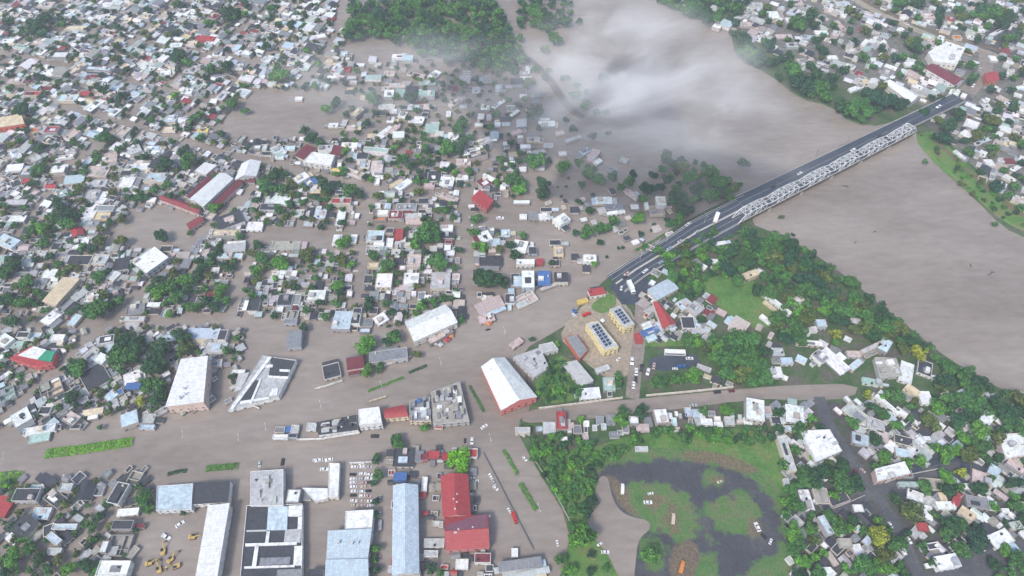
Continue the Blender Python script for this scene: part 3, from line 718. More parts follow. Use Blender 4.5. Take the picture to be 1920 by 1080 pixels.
for ph, x, y in (("the truss bridge's town end", 1380, 415), ("the bridge's far end", 1770, 200), ("the levee road's end", 1090, 218), ("the tarmac park's water bay", 1160, 980),
                 ("the boulevard hedge", 165, 838), ("the walled shrub thicket", 1060, 880), ("the flooded school yard", 270, 430), ("the far forest's left corner", 650, 60),
                 ("the far forest's lower edge", 860, 125), ("the open floodwater patch", 520, 215), ("the levee's grassy bend", 1760, 270), ("the muddy street's end", 1590, 735),
                 ("the lower right crossroads", 1640, 922), ("the yellow machines", 315, 1050), ("the parked car lot", 680, 910), ("the green playing field", 1400, 570),
                 ("the red traffic island roof", 1119, 547), ("the parallel streets' junction", 870, 380), ("the near riverbank just below the bridge", 1480, 450), ("the middle of the near riverbank", 1600, 530), ("the riverbank facing the driftwood", 1700, 610), ("the near riverbank where it leaves the frame", 1900, 745), ("the far bank's wooded point", 1390, 110), ("the far bank's inner bend", 1640, 228), ("the white bus in the dark yard", 1265, 663), ("the right corner of the green field", 1476, 592), ("the driftwood in the river", 1858, 513), ("the roundabout park's right edge", 1470, 980), ("the upper left frame corner", 5, 5), ("the middle of the upper frame edge", 960, 5),
                 ("the upper right frame corner", 1915, 5), ("the lower left frame corner", 5, 1075), ("the lower right frame corner", 1915, 1075), ("the middle of the left frame edge", 5, 540), ("the middle of the right frame edge", 1915, 560)):
    landmark(ph, x, y)

# roofs: x y w d angle kind [height]
ROOFS = """
28 288 22 14 20 Wf|48 276 30 12 45 Lm|68 297 18 12 30 Lf|113 280 20 10 10 Gf|120 294 36 6 8 Wf|28 315 30 12 5 Wm|52 320 20 22 60 Bf|109 318 26 12 5 Wf|56 341 26 9 -10 Rm|80 344 14 10 0 Pf|96 349 18 9 0 Rg|30 344 20 12 20 Df
217 274 20 12 40 Wf|252 280 24 14 20 Lf|285 282 32 18 0 Wf|205 297 30 16 10 Pf|184 322 40 22 0 Pf|245 314 20 12 0 Wf|270 312 18 12 0 Wf|237 325 20 10 0 Df|140 337 36 14 5 Bm|180 343 40 14 0 Lf|238 342 26 22 0 Wf|293 333 36 18 -5 Bf|278 352 28 12 5 Gf
173 366 26 20 0 Lf|194 365 16 12 0 Wf|118 363 20 14 20 Nf|30 379 40 12 0 Lf|32 390 24 10 0 Df|168 400 24 22 0 Wf|196 391 36 12 0 Gf|192 406 28 14 0 Tf|26 410 44 14 0 Wf|92 395 12 8 0 Wf|284 375 16 10 0 Wf|468 338 20 8 0 Mg
145 435 22 14 20 Rg|150 456 34 18 10 Wf|172 420 26 14 0 Gf|14 452 24 34 40 Bf|110 424 14 8 0 Wf|430 412 50 24 20 Df|425 437 52 12 0 Tf|452 427 12 20 60 Wf|478 424 30 16 0 Wf|440 465 40 14 5 Lm|430 480 50 10 0 Bf
282 487 52 34 35 Wf 7|312 467 22 12 0 Df|322 477 20 12 45 Pf|150 488 44 20 0 Df|228 495 26 22 10 Df|187 487 22 30 60 Lf|213 517 20 14 45 Wm|93 513 20 24 60 Wf|45 505 26 12 0 Df|30 525 14 12 0 Pf|252 523 22 10 0 Nf|404 507 14 10 0 Wf
98 594 40 18 40 Wf|140 600 26 14 50 Bf|150 553 30 10 35 Lm|128 570 50 10 42 Gf|215 553 28 12 20 Df|255 580 34 18 10 Gf|288 571 24 8 0 Wf|248 598 46 10 0 Lf|395 551 18 12 0 Mm|476 570 20 26 0 Df|8 638 26 22 40 Wf|30 646 28 14 0 Nf|44 628 22 12 0 Df|62 632 18 28 60 Bf
108 633 26 12 0 Wf|105 646 40 14 0 Df|200 636 28 14 10 Df|172 665 34 22 40 Lf|205 650 24 10 45 Bm|190 672 20 18 45 Wf|178 707 50 40 30 Df|95 727 44 30 25 To|12 738 32 22 25 No|252 706 42 20 20 Wf|250 724 26 10 0 Um|224 735 14 10 30 Uf|208 742 24 16 40 Bf
242 785 34 24 20 Bf|278 785 26 20 0 Lf|276 801 28 8 0 Bf|40 782 36 24 30 Wf|96 797 28 12 40 Bm|134 785 26 26 45 Pf|174 772 40 12 10 Tf|142 800 18 10 0 Df|85 770 22 16 0 Df|75 806 60 14 10 Wf|316 634 14 30 80 Bf|382 626 58 18 0 Bm|417 628 16 20 0 Df|405 652 40 20 0 Lf|402 682 14 30 80 Lf|447 697 26 8 0 Wf
535 562 28 22 0 Df|556 562 14 20 0 Gf|594 553 32 18 0 Wf|525 578 12 12 0 Wf|545 603 24 10 0 Gf|552 636 26 28 5 Gm|642 600 34 34 -2 Bf|668 592 16 30 0 Df|714 598 24 18 30 Wf|700 583 16 12 0 Df|684 620 20 8 0 Bf|825 630 50 12 28 Pf|728 666 72 20 8 Gf|666 681 30 20 10 Mm|622 696 32 26 15 Df
918 573 50 20 22 Pm|912 597 30 14 15 Pf|956 560 18 18 0 Df|584 800 18 14 0 Lf|525 806 18 11 0 Gf|540 805 12 11 0 Uf|553 804 14 14 0 Lf|526 819 28 7 0 Wf|549 817 16 8 0 Df|822 800 16 8 0 Rf
985 560 40 22 25 Po|1119 547 30 14 10 Rf 4|1092 565 20 7 15 Yf|1243 543 46 24 28 Bm|1218 622 34 12 20 Uf|1215 607 28 8 20 Lf|1197 634 13 18 0 Rf|1283 570 24 20 30 Bf|1304 578 20 24 40 Lf|1290 605 24 22 0 Df|1310 622 20 14 30 Lf|1130 692 26 10 20 Lf|1142 720 22 24 0 Nf|1105 738 40 20 5 Wf
968 643 24 12 35 Pf|1320 690 28 8 -20 Lf|1386 610 30 22 -30 Pm|1416 768 34 38 -10 Wf 7|1240 780 24 26 5 Wf|1052 788 18 32 0 Rf|1030 802 24 22 0 Lf|980 806 28 10 0 Lf|1188 788 18 14 0 Wf|1205 802 24 14 0 Pf|1325 791 22 12 0 Wf|1347 796 16 10 0 Wf|1368 789 18 16 0 Lf|1125 788 14 16 0 Gf|1145 786 16 18 0 Gf|1203 841 24 8 0 Lf|1345 712 24 14 -20 Df
1455 567 70 7 -38 Wf|1448 577 40 5 -38 Tf|1495 565 24 18 30 Pf|1540 606 18 14 0 Bf|1524 618 14 10 0 Lf|1512 624 12 8 0 Wf|1603 602 12 20 80 Lf|1518 643 50 10 -5 Wf|1566 675 60 14 -42 Wf|1538 668 26 18 -40 Gf|1458 660 22 14 0 Lf|1475 677 22 12 0 Bf|1450 698 34 22 0 Wf
1600 664 24 12 0 Pf|1604 684 26 14 40 Bf|1634 652 40 9 25 Lf|1659 647 24 22 60 Bf|1636 716 38 12 -10 Nf|1699 698 26 36 -20 Wf|1734 690 28 26 -20 Df|1712 730 30 9 -35 Tf|1735 746 22 26 0 Wf|1756 708 16 8 0 Wf|1795 738 38 9 25 Bf|1490 776 34 32 -10 Wf|1478 804 32 11 0 Bf|1455 788 18 14 0 Df
1594 755 30 7 -50 Wf|1603 775 46 22 -40 Lf|1642 797 34 22 -20 Lf|1664 758 56 6 -40 Wf|1690 773 26 11 -35 Wf|1475 850 70 16 -72 Lf|1613 824 34 22 -15 Bf|1655 818 24 18 -20 Pf|1694 826 36 16 -15 Df|1693 849 28 16 -10 Bf|1725 838 12 8 0 Wf|1738 822 12 8 0 Wf|1702 888 18 14 0 Mo
1705 908 40 10 0 Nf|1716 930 32 18 -20 Wf|1748 907 44 22 -5 Co|1730 958 38 26 -15 Wf|1773 948 34 16 0 Wf|1794 936 14 22 -30 Rm|1814 963 34 14 -35 Tf|1840 897 38 24 -20 Pf|1864 882 22 16 -30 Bf|1811 912 28 12 0 Wf|1832 942 42 22 -10 Gf|1876 928 32 10 -35 Pf|1905 874 38 11 -35 Pf|1885 958 14 10 0 Wf|1730 988 20 16 0 Rf
1512 938 42 20 -72 Wf|1540 930 26 30 0 Cf|1572 936 36 20 20 Df|1609 953 20 16 0 Wf|1548 985 40 12 -60 Bf|1613 1040 44 16 -65 Wf|1585 1018 24 18 0 Cf|1545 1072 30 18 0 Wf|1560 1048 28 8 -55 Pm|1776 1053 42 28 10 Wf|1745 1024 34 14 10 Do|1876 1010 38 32 25 Wf|1905 985 20 16 10 Lf|1475 905 10 16 0 Lf
5 950 26 40 -10 Rm|50 928 46 26 0 Df|72 917 24 8 30 Lf|104 935 28 34 45 Df|124 914 24 16 0 Lf|78 963 32 24 0 Bf|46 987 46 32 45 Df|92 994 22 20 20 Df|122 988 46 11 0 Bf|101 1010 16 26 45 Bf|122 1008 26 18 40 Df|102 1034 26 14 0 Lf|162 920 38 28 70 Dg|222 925 44 22 60 Df|252 896 28 22 60 Co
247 940 22 12 20 Df|240 960 40 14 5 Wf|230 984 38 18 0 Df|224 1022 40 42 0 Co|213 1066 58 30 0 Wf|195 1025 12 22 0 Wf
592 1074 28 14 0 Df|579 928 16 12 0 Pf|550 930 24 24 0 Wf 6
796 908 10 26 0 Wf|814 1018 38 16 0 Lf|808 1038 26 12 0 Lf|866 1058 24 20 0 Wf|905 1046 30 18 0 Mf|757 858 38 34 0 Df|750 893 24 14 0 Uf|812 853 24 13 0 Rf|886 850 18 16 0 Rf|796 857 14 10 0 Mf|975 1058 80 16 8 Gm|1000 1074 60 10 12 Lm|965 1036 12 16 0 Wf|770 1074 36 10 0 Gf
520 280 22 14 20 Bf|525 292 16 10 0 Wf|573 286 30 18 45 Mm|633 283 18 18 60 Mm|610 277 26 10 0 Lf|629 319 18 7 -10 Yf|655 272 30 10 0 Wf|705 281 46 8 -5 Nf|680 292 22 14 0 Df|684 309 20 16 0 Lf|707 311 22 18 0 Pf|665 325 34 11 -20 Pf|705 329 16 8 0 Wf
565 334 26 14 30 Wf|582 343 24 18 40 Uf|592 354 16 20 80 Tf|527 372 32 22 -10 Wf|640 377 36 10 0 Rf|505 388 34 13 0 Df|562 400 16 12 0 Lf|580 401 13 24 0 Df|601 399 22 22 0 Bf|639 408 16 30 0 Wf|578 420 18 9 0 Lf|505 403 14 8 0 Wf|535 460 56 16 0 Cf|510 459 6 14 0 Wf|550 479 20 7 0 Lf|632 450 16 20 0 Wf|663 448 12 16 0 Wf
762 388 38 12 0 Gf|757 346 30 12 35 Wf|738 337 30 8 30 Df|815 330 26 20 0 Df|838 340 16 26 75 Wf|866 333 24 9 0 Wf|805 348 20 8 0 Pf|842 370 34 9 -20 Pf|718 399 20 8 0 Wf|742 403 26 16 0 Mf|711 411 24 6 0 Of|779 405 38 9 0 Lf|704 443 32 20 0 Bf|710 458 20 9 0 Wf|731 455 12 16 0 Wf|748 438 16 16 0 Rf|731 433 14 10 0 Df
837 427 24 11 0 Wf|838 441 28 11 0 Df|839 463 13 13 0 Wf|776 489 26 22 0 Pf|750 491 24 13 0 Df|742 475 16 14 0 Lf|700 498 20 8 0 Tf|720 526 30 26 0 Wf 6|691 524 16 16 0 Df|771 522 28 20 0 Wf 5|826 526 36 30 0 Lf 5|855 519 14 10 0 Pf|910 340 24 18 30 Mf|918 334 18 10 -30 Wf|895 291 36 9 15 Df|893 280 34 7 10 Wf|869 304 28 12 0 Pf
909 444 22 20 20 Wf|930 455 16 13 0 Bf|920 489 42 18 0 Df|903 478 14 8 0 Lf|978 379 30 5 0 Wf|1000 404 18 14 0 Gf|1018 406 26 10 0 Wf|981 406 14 9 0 Wf|1024 393 22 8 0 Df|1053 412 24 18 30 Wf|1132 376 32 14 0 Wf|1151 388 34 11 0 Gf|1155 398 34 6 8 Wf|1186 365 26 9 -35 Pf|1190 388 16 10 0 Wf|1212 386 8 13 0 Wf|1239 377 18 15 0 Wf|1232 394 28 16 0 Po|1077 394 16 10 0 Df
975 462 26 22 -10 Wf|999 470 16 14 0 Df|1041 455 22 10 0 Df|1047 472 18 17 0 Tf|1106 484 24 12 0 Wf|1078 482 14 12 0 Df|1099 504 14 12 0 Df|985 491 34 9 0 Wf|1012 490 13 11 0 Rf|1040 493 18 12 0 Df|990 523 24 32 0 Wf 6|1020 521 24 26 0 Uf|1052 520 26 17 0 Df|966 524 16 22 0 Df|1030 537 36 6 20 Pf
1345 457 32 7 10 Wf|1305 494 18 16 30 Gf|1318 500 14 9 -30 Wf|1338 490 18 9 0 Wf|1408 514 28 13 20 Tf|1425 510 10 14 60 Wf|1340 504 14 8 0 Lf|1375 600 18 8 -30 Bf|1436 598 24 7 -38 Wf
1800 290 26 6 -38 Wf|1855 305 16 14 0 Wf|1893 303 18 10 0 Mm|1904 316 20 12 30 Wf|1892 335 24 9 -30 Wf|1878 300 10 8 0 Pf|1845 262 16 12 20 Bf|1822 232 26 12 -20 Wf|1812 252 20 14 -30 Wf|1880 262 22 10 0 Lf
"""
# small far roofs picked out by colour, added to the procedural far town
FAR = """
200 10 24 9 5 Wf|85 10 30 10 0 Pf|25 28 22 9 0 Pf|130 25 22 10 10 Wf|163 33 26 8 0 Lf|195 32 24 9 10 Wf|238 38 16 10 0 Tf|143 53 40 8 0 Tf|110 72 20 9 0 Wf|15 77 24 9 0 Wf|70 80 20 9 0 Pf|40 88 26 10 -10 Nf|113 103 26 11 0 Wf|160 103 22 11 0 Wf|145 128 34 10 30 Tf
185 129 44 7 -5 Bf|180 137 34 5 -3 Df|92 138 22 14 20 Wf|30 152 30 9 0 Pf|310 137 22 10 10 Wf|288 118 18 10 0 Wf|385 72 34 9 -5 Rf|330 85 24 8 0 Wf|360 82 18 8 0 Tf|407 102 18 8 0 Wf|445 125 22 9 0 Wf|60 175 28 9 0 Rf|90 166 24 7 0 Mf|128 184 36 14 0 Bf|160 175 18 8 0 Rf|178 198 34 12 35 Wf|245 185 24 8 30 Wf
320 222 22 14 0 Bf|290 232 18 8 0 Wf|318 243 24 9 0 Tf|380 244 22 10 0 Yf|70 243 24 9 10 Of|98 243 24 14 0 Rf|102 228 26 8 0 Wf|135 252 26 14 40 Pf|200 160 22 8 0 Wf|275 165 24 12 0 Gf|350 172 22 10 0 Wf|375 175 22 12 0 Gf|400 190 14 9 0 Wf|415 110 14 7 0 Lf|505 22 14 8 0 Wf|585 26 22 6 0 Wf|505 50 20 7 0 Pf|520 60 20 7 0 Wf|600 68 34 7 10 Wf
615 14 10 7 0 Bf|550 113 20 12 0 Lf|645 101 14 9 0 Bf|485 145 24 7 0 Wf|650 130 14 9 0 Rf|625 143 20 8 20 Wf|560 185 14 6 0 Wf|655 173 16 8 0 Df|750 106 30 7 0 Wf|730 138 20 8 0 Pf|700 145 30 9 0 Nf|780 140 34 6 -10 Pf|815 140 18 14 40 Wf|805 155 26 9 0 Nf|745 160 30 8 0 Pf|800 175 30 10 0 Nf|790 185 20 8 0 Pf|670 210 22 12 40 Tf|625 235 18 8 0 Wf
660 240 20 10 0 Pf|720 250 40 14 35 Wf|735 245 30 10 40 Pf|725 200 30 7 0 Lf|755 215 12 14 60 Wf|785 225 14 20 70 Wf|810 240 26 16 0 Nf|850 255 20 14 0 Wf|775 202 22 9 0 Bf|800 200 12 10 0 Pf|855 192 26 8 30 Pf|935 195 26 7 35 Wf|965 212 20 7 35 Wf|1025 232 32 12 0 Wf|968 248 20 8 20 Pf|1000 262 24 8 0 Lf|1097 284 18 12 30 Bf|1113 291 24 16 60 Pf|1121 303 14 9 30 Wf|1010 285 26 9 10 Lf|985 275 20 8 0 Wf|1028 272 18 7 0 Lf|1070 262 22 8 20 Lf|1055 288 16 8 0 Wf|1012 312 18 8 0 Lf|1148 318 16 8 -20 Gf|1170 300 16 8 -20 Lf|1050 250 16 7 10 Pf|905 265 34 10 20 Lf
1770 10 18 9 0 Pf|1580 8 28 9 0 Bf|1450 28 20 14 0 Wf|1485 38 24 10 0 Wf|1290 14 16 8 0 Wf|1340 16 12 8 0 Lf|1380 35 30 9 20 Lf|1395 46 26 8 0 Pf|1420 10 20 10 0 Lf|1560 22 26 8 -20 Pf|1575 48 24 10 -50 Pf|1540 62 24 8 0 Wf|1470 68 30 8 0 Pf|1485 85 22 9 0 Lf|1515 70 26 8 0 Bf|1600 95 24 8 10 Pf|1650 75 16 16 -50 Wf|1655 85 20 8 0 Pf|1635 112 24 8 0 Wf|1510 112 30 8 10 Pf|1560 108 20 8 0 Wf
1575 120 30 10 -20 Lf|1670 126 24 8 -20 Wf|1705 120 18 8 0 Wf|1605 165 24 9 20 Wf|1622 158 18 8 0 Pf|1740 30 22 12 0 Pf|1720 22 18 10 0 Wf|1745 42 14 14 0 Wf|1870 60 30 7 28 Wf|1895 92 30 8 20 Lf|1895 20 28 16 20 Wf|1835 55 20 10 0 Wf|1795 70 14 8 0 Of|1862 110 12 14 -60 Wf|1905 165 30 7 10 Wf|1880 185 20 9 -30 Pf|1845 190 8 10 0 Wf|1870 222 26 9 -25 Wf|1850 200 14 12 0 Lf|1725 165 30 7 -25 Wf|1712 140 28 10 -25 Pf|1750 172 18 10 10 Nf|1495 5 20 9 0 Pf|1530 40 18 9 0 Bf
"""
# trees: x y radius tone   (D dark, M mid, B bright, O olive, Y yellow green, K deep bluish)
TREES = """
75 278 12 D|180 290 12 M|310 308 17 D|350 302 21 M|344 282 13 D|75 315 14 M|150 352 13 O|262 371 14 M|232 394 5 O|110 388 16 D|125 400 17 D|100 412 14 M|130 420 17 M|80 430 16 B|60 432 14 M|80 455 14 M|95 480 12 D|187 452 13 O|228 450 14 O|302 443 14 D|400 390 12 B|355 437 6 M|25 493 19 D|10 512 17 M|50 530 15 M|185 515 14 M|128 505 12 O
375 510 14 D|350 524 14 B|390 493 13 M|400 478 11 D|312 536 14 M|338 530 12 B|420 500 13 D|440 395 9 M|300 548 15 B|330 560 17 M|350 543 13 D|366 578 14 M|318 588 10 B|400 575 14 D|415 545 14 B|426 562 12 M|385 540 11 M|230 600 6 M|45 570 15 M|12 565 16 D|22 600 15 D|62 598 9 O|182 582 25 M
240 640 23 D|230 672 22 M|257 650 19 D|215 668 15 M|300 660 25 D|340 630 18 D|345 656 20 O|290 690 22 D|290 720 22 M|302 742 19 D|265 750 13 Y|145 690 19 M|135 698 12 D|135 746 16 D|190 738 11 O|425 660 12 M|130 650 9 O|205 758 8 M|188 802 8 M
686 650 20 B|742 632 16 M|728 640 12 D|692 574 13 D|694 563 11 K|664 576 9 O|735 586 11 D|790 574 12 B|812 566 13 M|830 560 11 M|692 694 14 B|712 690 11 M|782 664 10 O|865 601 8 M|757 586 7 D|600 567 10 D|571 612 11 D|632 535 14 B|638 548 12 D|797 803 11 B|640 515 8 M|585 540 9 M
515 330 17 D|500 350 19 M|530 356 13 M|610 350 15 D|600 336 9 D|655 358 15 M|675 365 11 D|708 367 11 O|840 280 20 M|860 272 18 D|755 297 13 M|770 312 13 D|802 306 12 D|685 331 8 D|783 340 10 M|785 360 11 O|797 442 27 M|815 428 17 M|780 457 13 B|835 395 13 M|848 408 9 M|893 410 13 M|884 435 10 M|905 463 13 B|700 480 12 M|725 497 15 M|822 493 21 M|957 460 12 D
915 525 30 D|942 528 16 D|648 455 14 B|640 488 15 O|625 485 10 M|660 474 8 O|578 475 17 O|485 460 12 D|490 485 15 M|525 495 17 B|482 508 13 B|600 496 8 M|545 385 12 D|570 380 10 M|480 375 9 D|530 410 8 O|500 415 9 M|600 425 9 D|560 365 9 M|820 395 9 O|795 410 9 D
1005 302 20 M|1055 312 14 B|1105 322 18 M|1120 335 14 M|970 338 18 M|975 355 14 B|1017 345 16 D|1016 362 14 D|1250 294 16 D|1262 308 13 D|1280 312 13 O|1290 332 18 M|1330 325 17 M|1350 342 20 M|1335 368 20 M|1310 352 14 K|1270 375 19 D|1285 395 17 D|1260 420 12 M|1240 352 13 K|1180 340 12 M|1215 356 16 K|1198 408 14 B|1105 396 13 D|1100 434 15 M|1125 430 15 M|1150 413 13 M|1140 425 10 M|1080 436 9 D|1126 455 9 D|1085 378 8 D|1052 368 4 D|980 441 10 M|966 476 13 D|1035 493 8 D|1114 494 8 B|1208 463 8 M|1395 307 12 D|1378 352 11 O|1275 408 12 B|1365 358 11 M|1300 375 12 M|1250 338 12 D
1395 75 20 D|1402 100 18 M|1425 110 18 D|1442 86 14 K|1490 130 20 M|1510 160 23 K|1535 166 20 M|1530 140 16 D|1575 195 18 D|1600 204 20 M|1625 209 16 M|1640 180 20 K|1665 190 21 K|1690 196 15 D|1300 15 17 M|1320 30 16 D|1345 36 12 M|1260 5 12 M|1500 45 19 M|1520 28 14 D|1690 5 17 M|1720 8 14 D|1860 25 22 M|1882 42 18 D|1840 18 15 K|1720 90 14 D|1625 58 11 O|1780 240 14 D|1768 258 17 K|1800 215 14 D|1860 226 14 O|1848 242 12 M|1900 200 13 D
1465 407 6 O|1487 441 5 D|1865 420 7 M|1735 303 6 M
1062 350 4 D|1065 334 4 O|1160 465 4 D|1168 464 4 D|1220 432 4 D|1226 420 4 D|1046 351 3 D|1138 481 4 D
743 830 15 M|860 862 20 L|848 853 13 L|868 880 15 L|706 860 12 D|710 888 13 M|702 905 9 D|705 963 10 M|703 940 9 D|702 1030 13 M|704 1068 11 D|702 1048 9 M|810 1066 13 D|825 1074 9 M|270 932 17 M|277 955 12 M|185 970 13 D|180 1012 13 D|30 1042 20 B|57 1028 17 M|75 1048 14 D|130 1066 17 B|165 1060 17 D|90 1068 13 M|10 1070 14 D|343 960 8 D|44 1012 12 B|415 875 0 M|110 1050 12 O|260 915 9 M
1093 1005 32 B|1082 990 17 M|1222 1040 20 G|1110 1040 10 D|1050 1050 14 M|1065 1070 14 B|1135 1065 9 M|1110 1072 11 D
1310 545 13 M|1345 500 12 B|1290 640 14 M|1355 470 13 M|1380 460 13 D|1645 1003 21 Y|1820 745 11 M|1626 738 13 Y|1565 625 13 Y|1565 642 10 B|1511 602 14 O|1545 583 14 B|1600 560 17 M|1720 665 14 Y|1733 655 11 Y|1475 558 13 O|1363 770 15 B|1300 705 18 B|1240 715 14 M|1270 712 16 M|1225 718 12 M|1170 775 14 M|1165 790 14 B|1200 770 14 D|1090 785 10 B|1320 770 11 M|1160 720 11 M|1100 560 0 M|1045 645 7 B|998 637 7 D|1160 705 10 M
1578 906 19 M|1530 890 20 D|1550 882 17 D|1510 885 15 M|1565 930 12 B|1800 885 12 Y|1770 848 18 B|1820 855 20 O|1840 840 16 M|1855 865 13 D|1830 1010 24 K|1790 990 15 D|1780 980 16 D|1770 1000 14 M|1860 895 10 M|1900 935 12 B|1905 985 11 M|1680 935 13 D|1470 870 13 M|1490 1000 20 B|1500 1020 17 M|1530 1045 12 B|1520 990 15 M|1560 970 14 M|1580 985 16 M|1600 975 12 D|1625 1060 20 M|1660 1065 20 B|1690 1060 12 M|1585 1065 11 B|1470 940 13 B|1485 920 14 M|1475 965 12 M|1750 965 10 M|1700 1000 10 D|1865 1060 14 D|1905 1050 18 M|1890 1035 14 B
42 205 18 D|33 207 13 M|65 55 22 D|85 32 14 D|340 105 16 D|350 118 13 M|425 125 14 D|395 131 13 M|195 168 13 D|225 185 13 D|328 180 12 B|435 195 15 M|460 208 9 M|395 128 10 M|175 50 9 D|220 50 10 D|315 65 9 O|270 62 9 O|430 28 19 D|455 25 10 B|390 42 9 B|218 110 10 O|220 85 9 D|80 145 8 D|195 258 16 M|285 225 10 M|365 222 13 M|150 242 9 M|525 142 19 B|520 130 13 M|610 205 13 B|630 193 13 D|570 245 12 D|585 258 14 D|600 265 11 D|590 160 10 M|598 120 11 B|575 95 10 B|500 85 11 D|508 15 10 M|545 45 10 D|115 45 10 M|15 40 12 D|440 30 12 M|330 8 10 M|20 165 9 M|240 130 9 D|280 20 9 D|460 8 11 D
770 185 14 K|860 240 16 M|865 232 13 M|700 185 16 M|1000 210 18 K|800 285 9 D|690 230 10 K|810 150 8 M|740 75 12 D|1000 22 18 M|1012 40 14 M|1060 40 13 D|1085 40 8 K|1040 72 14 M|1020 92 11 O|975 70 10 M|1022 145 8 D|990 155 15 O|1062 145 7 D|1078 178 12 M|1100 172 8 D|1095 200 11 M|1120 210 9 K|1055 148 6 D|985 185 9 M|1110 255 9 K|1140 250 7 K|1150 332 13 K|1186 325 11 K|1166 350 11 M|1226 330 11 K|1090 347 9 M|1204 372 11 M|1010 240 9 K|1060 225 9 K|1136 210 8 K|1100 190 8 M|1082 160 8 M|985 112 11 K|1002 130 9 M|962 132 13 K|1085 305 10 M|1030 300 8 K|1075 242 10 K|1030 132 7 M|970 105 8 D|1130 145 11 K
"""
CARS = """
1343 409 20 70 t W|1291 420 12 30 c W|1307 434 9 30 c L|1275 452 9 28 c L|1255 465 9 28 c B|1240 492 10 28 c B|1210 508 11 40 c W|1175 513 11 30 c P|1172 520 10 30 c D|1165 540 8 80 c W|1183 541 24 -65 t W|1196 568 9 20 c L|1265 663 40 -2 b W|1293 672 14 0 c W|1277 687 18 10 c U|1266 691 11 0 c W|1185 677 14 88 c W|1193 697 14 88 c W|1188 722 13 85 c W|1203 690 14 82 c D|1192 712 12 88 c D|1215 697 13 75 c W|1226 686 12 80 c P
1160 673 9 40 c W|1078 584 12 -50 c U|1077 591 10 -40 c W|1100 590 16 20 t R|1097 566 15 25 c Y|908 800 14 35 c W|984 860 11 -50 c W|980 815 7 -50 c W|1045 1018 12 -80 c W|965 972 22 -70 t R|955 957 11 -60 c W|920 893 12 -60 c W|926 905 12 -60 c L|929 915 12 -40 c W|885 896 12 10 c W|892 902 12 10 c W|882 927 9 0 c W|914 967 10 0 c W|885 827 14 85 c W|872 826 10 85 c D
703 818 16 0 c D|487 870 12 85 c L|530 866 14 80 c D|598 863 16 10 c W|617 862 16 10 c W|608 880 16 0 c W|592 862 12 10 c W|125 893 15 0 c W|151 905 7 0 c W|338 983 20 35 c W|312 1007 18 -30 c W|713 985 18 88 t L|713 935 12 88 c L|712 965 12 88 c W|713 1045 12 88 c P|458 652 8 0 c W|667 508 9 0 c W|938 409 16 0 c W|690 418 6 80 c W|885 425 8 80 c W
1167 917 16 88 t W|1215 942 16 0 c W|1220 925 9 10 c W|1262 973 13 85 t T|1420 988 19 -65 c W|1432 1005 14 -50 c D|1445 1015 9 70 c W|1278 1063 24 75 t O|1125 1020 11 30 c W|1135 1035 15 0 c W|1350 903 9 20 c T
1690 1031 28 -58 t W|1670 985 15 -60 c W|1705 1013 16 -58 c W|1618 882 12 -40 c P|1605 884 14 -40 c M|1300 760 14 5 c L|1265 840 0 0 c W|1345 735 14 5 c D|1372 733 12 5 c M|1248 740 0 0 c D
1165 180 0 0 c W|1600 281 9 30 c W|1650 256 9 28 c D|1700 234 9 28 c W|1760 200 9 28 c W|1450 350 9 30 c D|1500 325 9 30 c W|1825 160 9 60 c W|1838 130 9 70 c L|1700 45 9 -25 c W|1760 78 8 -25 c D
55 455 18 5 c D|828 628 10 20 c W|812 640 12 30 c D|835 622 10 0 c P|822 612 0 0 c D|915 618 9 10 c D|985 588 0 0 c D|928 655 0 0 c W
"""
CARLOT = [(x, y) for y in (869, 876, 889, 897, 905, 913, 921, 929, 939, 948) for x in (663, 681, 692) if not (x == 692 and y in (869, 913))]

# ------------------------------------------------------------------ labels that single things out
ORD = ('nearest', 'second nearest', 'third nearest', 'fourth nearest', 'fifth nearest', 'sixth nearest', 'seventh nearest', 'eighth nearest', 'ninth nearest', 'tenth nearest', 'eleventh nearest', 'twelfth nearest', 'thirteenth nearest', 'fourteenth nearest', 'fifteenth nearest', 'sixteenth nearest', 'seventeenth nearest', 'eighteenth nearest')
class Ranker:
    """every thing of one look is told apart by how near it stands to a named landmark"""
    def __init__(s): s.items = []
    def add(s, look, x, y, obj=None): s.items.append((look, x, y, obj))
    def run(s):
        by = {}
        for it in s.items: by.setdefault(it[0], []).append(it)
        for look, its in by.items():
            best = {}
            for li, (ph, lx, ly) in enumerate(LANDMARKS):
                order = sorted(range(len(its)), key=lambda i: (its[i][1] - lx) ** 2 + (its[i][2] - ly) ** 2)
                for rk, i in enumerate(order[:18]):
                    if its[i][3] is None: continue
                    dist = math.hypot(its[i][1] - lx, its[i][2] - ly)
                    if dist < 4: continue
                    cost = rk + dist / 60 + (3 if 'frame' in ph else 0)
                    if i not in best or cost < best[i][0]: best[i] = (cost, rk, ph)
            for i, it in enumerate(its):
                if it[3] is None: continue
                if i in best: it[3]['label'] = f"{look} {ORD[best[i][1]]} to {best[i][2].replace('frame', 'picture')}"
                else: it[3]['label'] = f"{look} away from all named buildings"; it[3]['group'] = look + ' group'

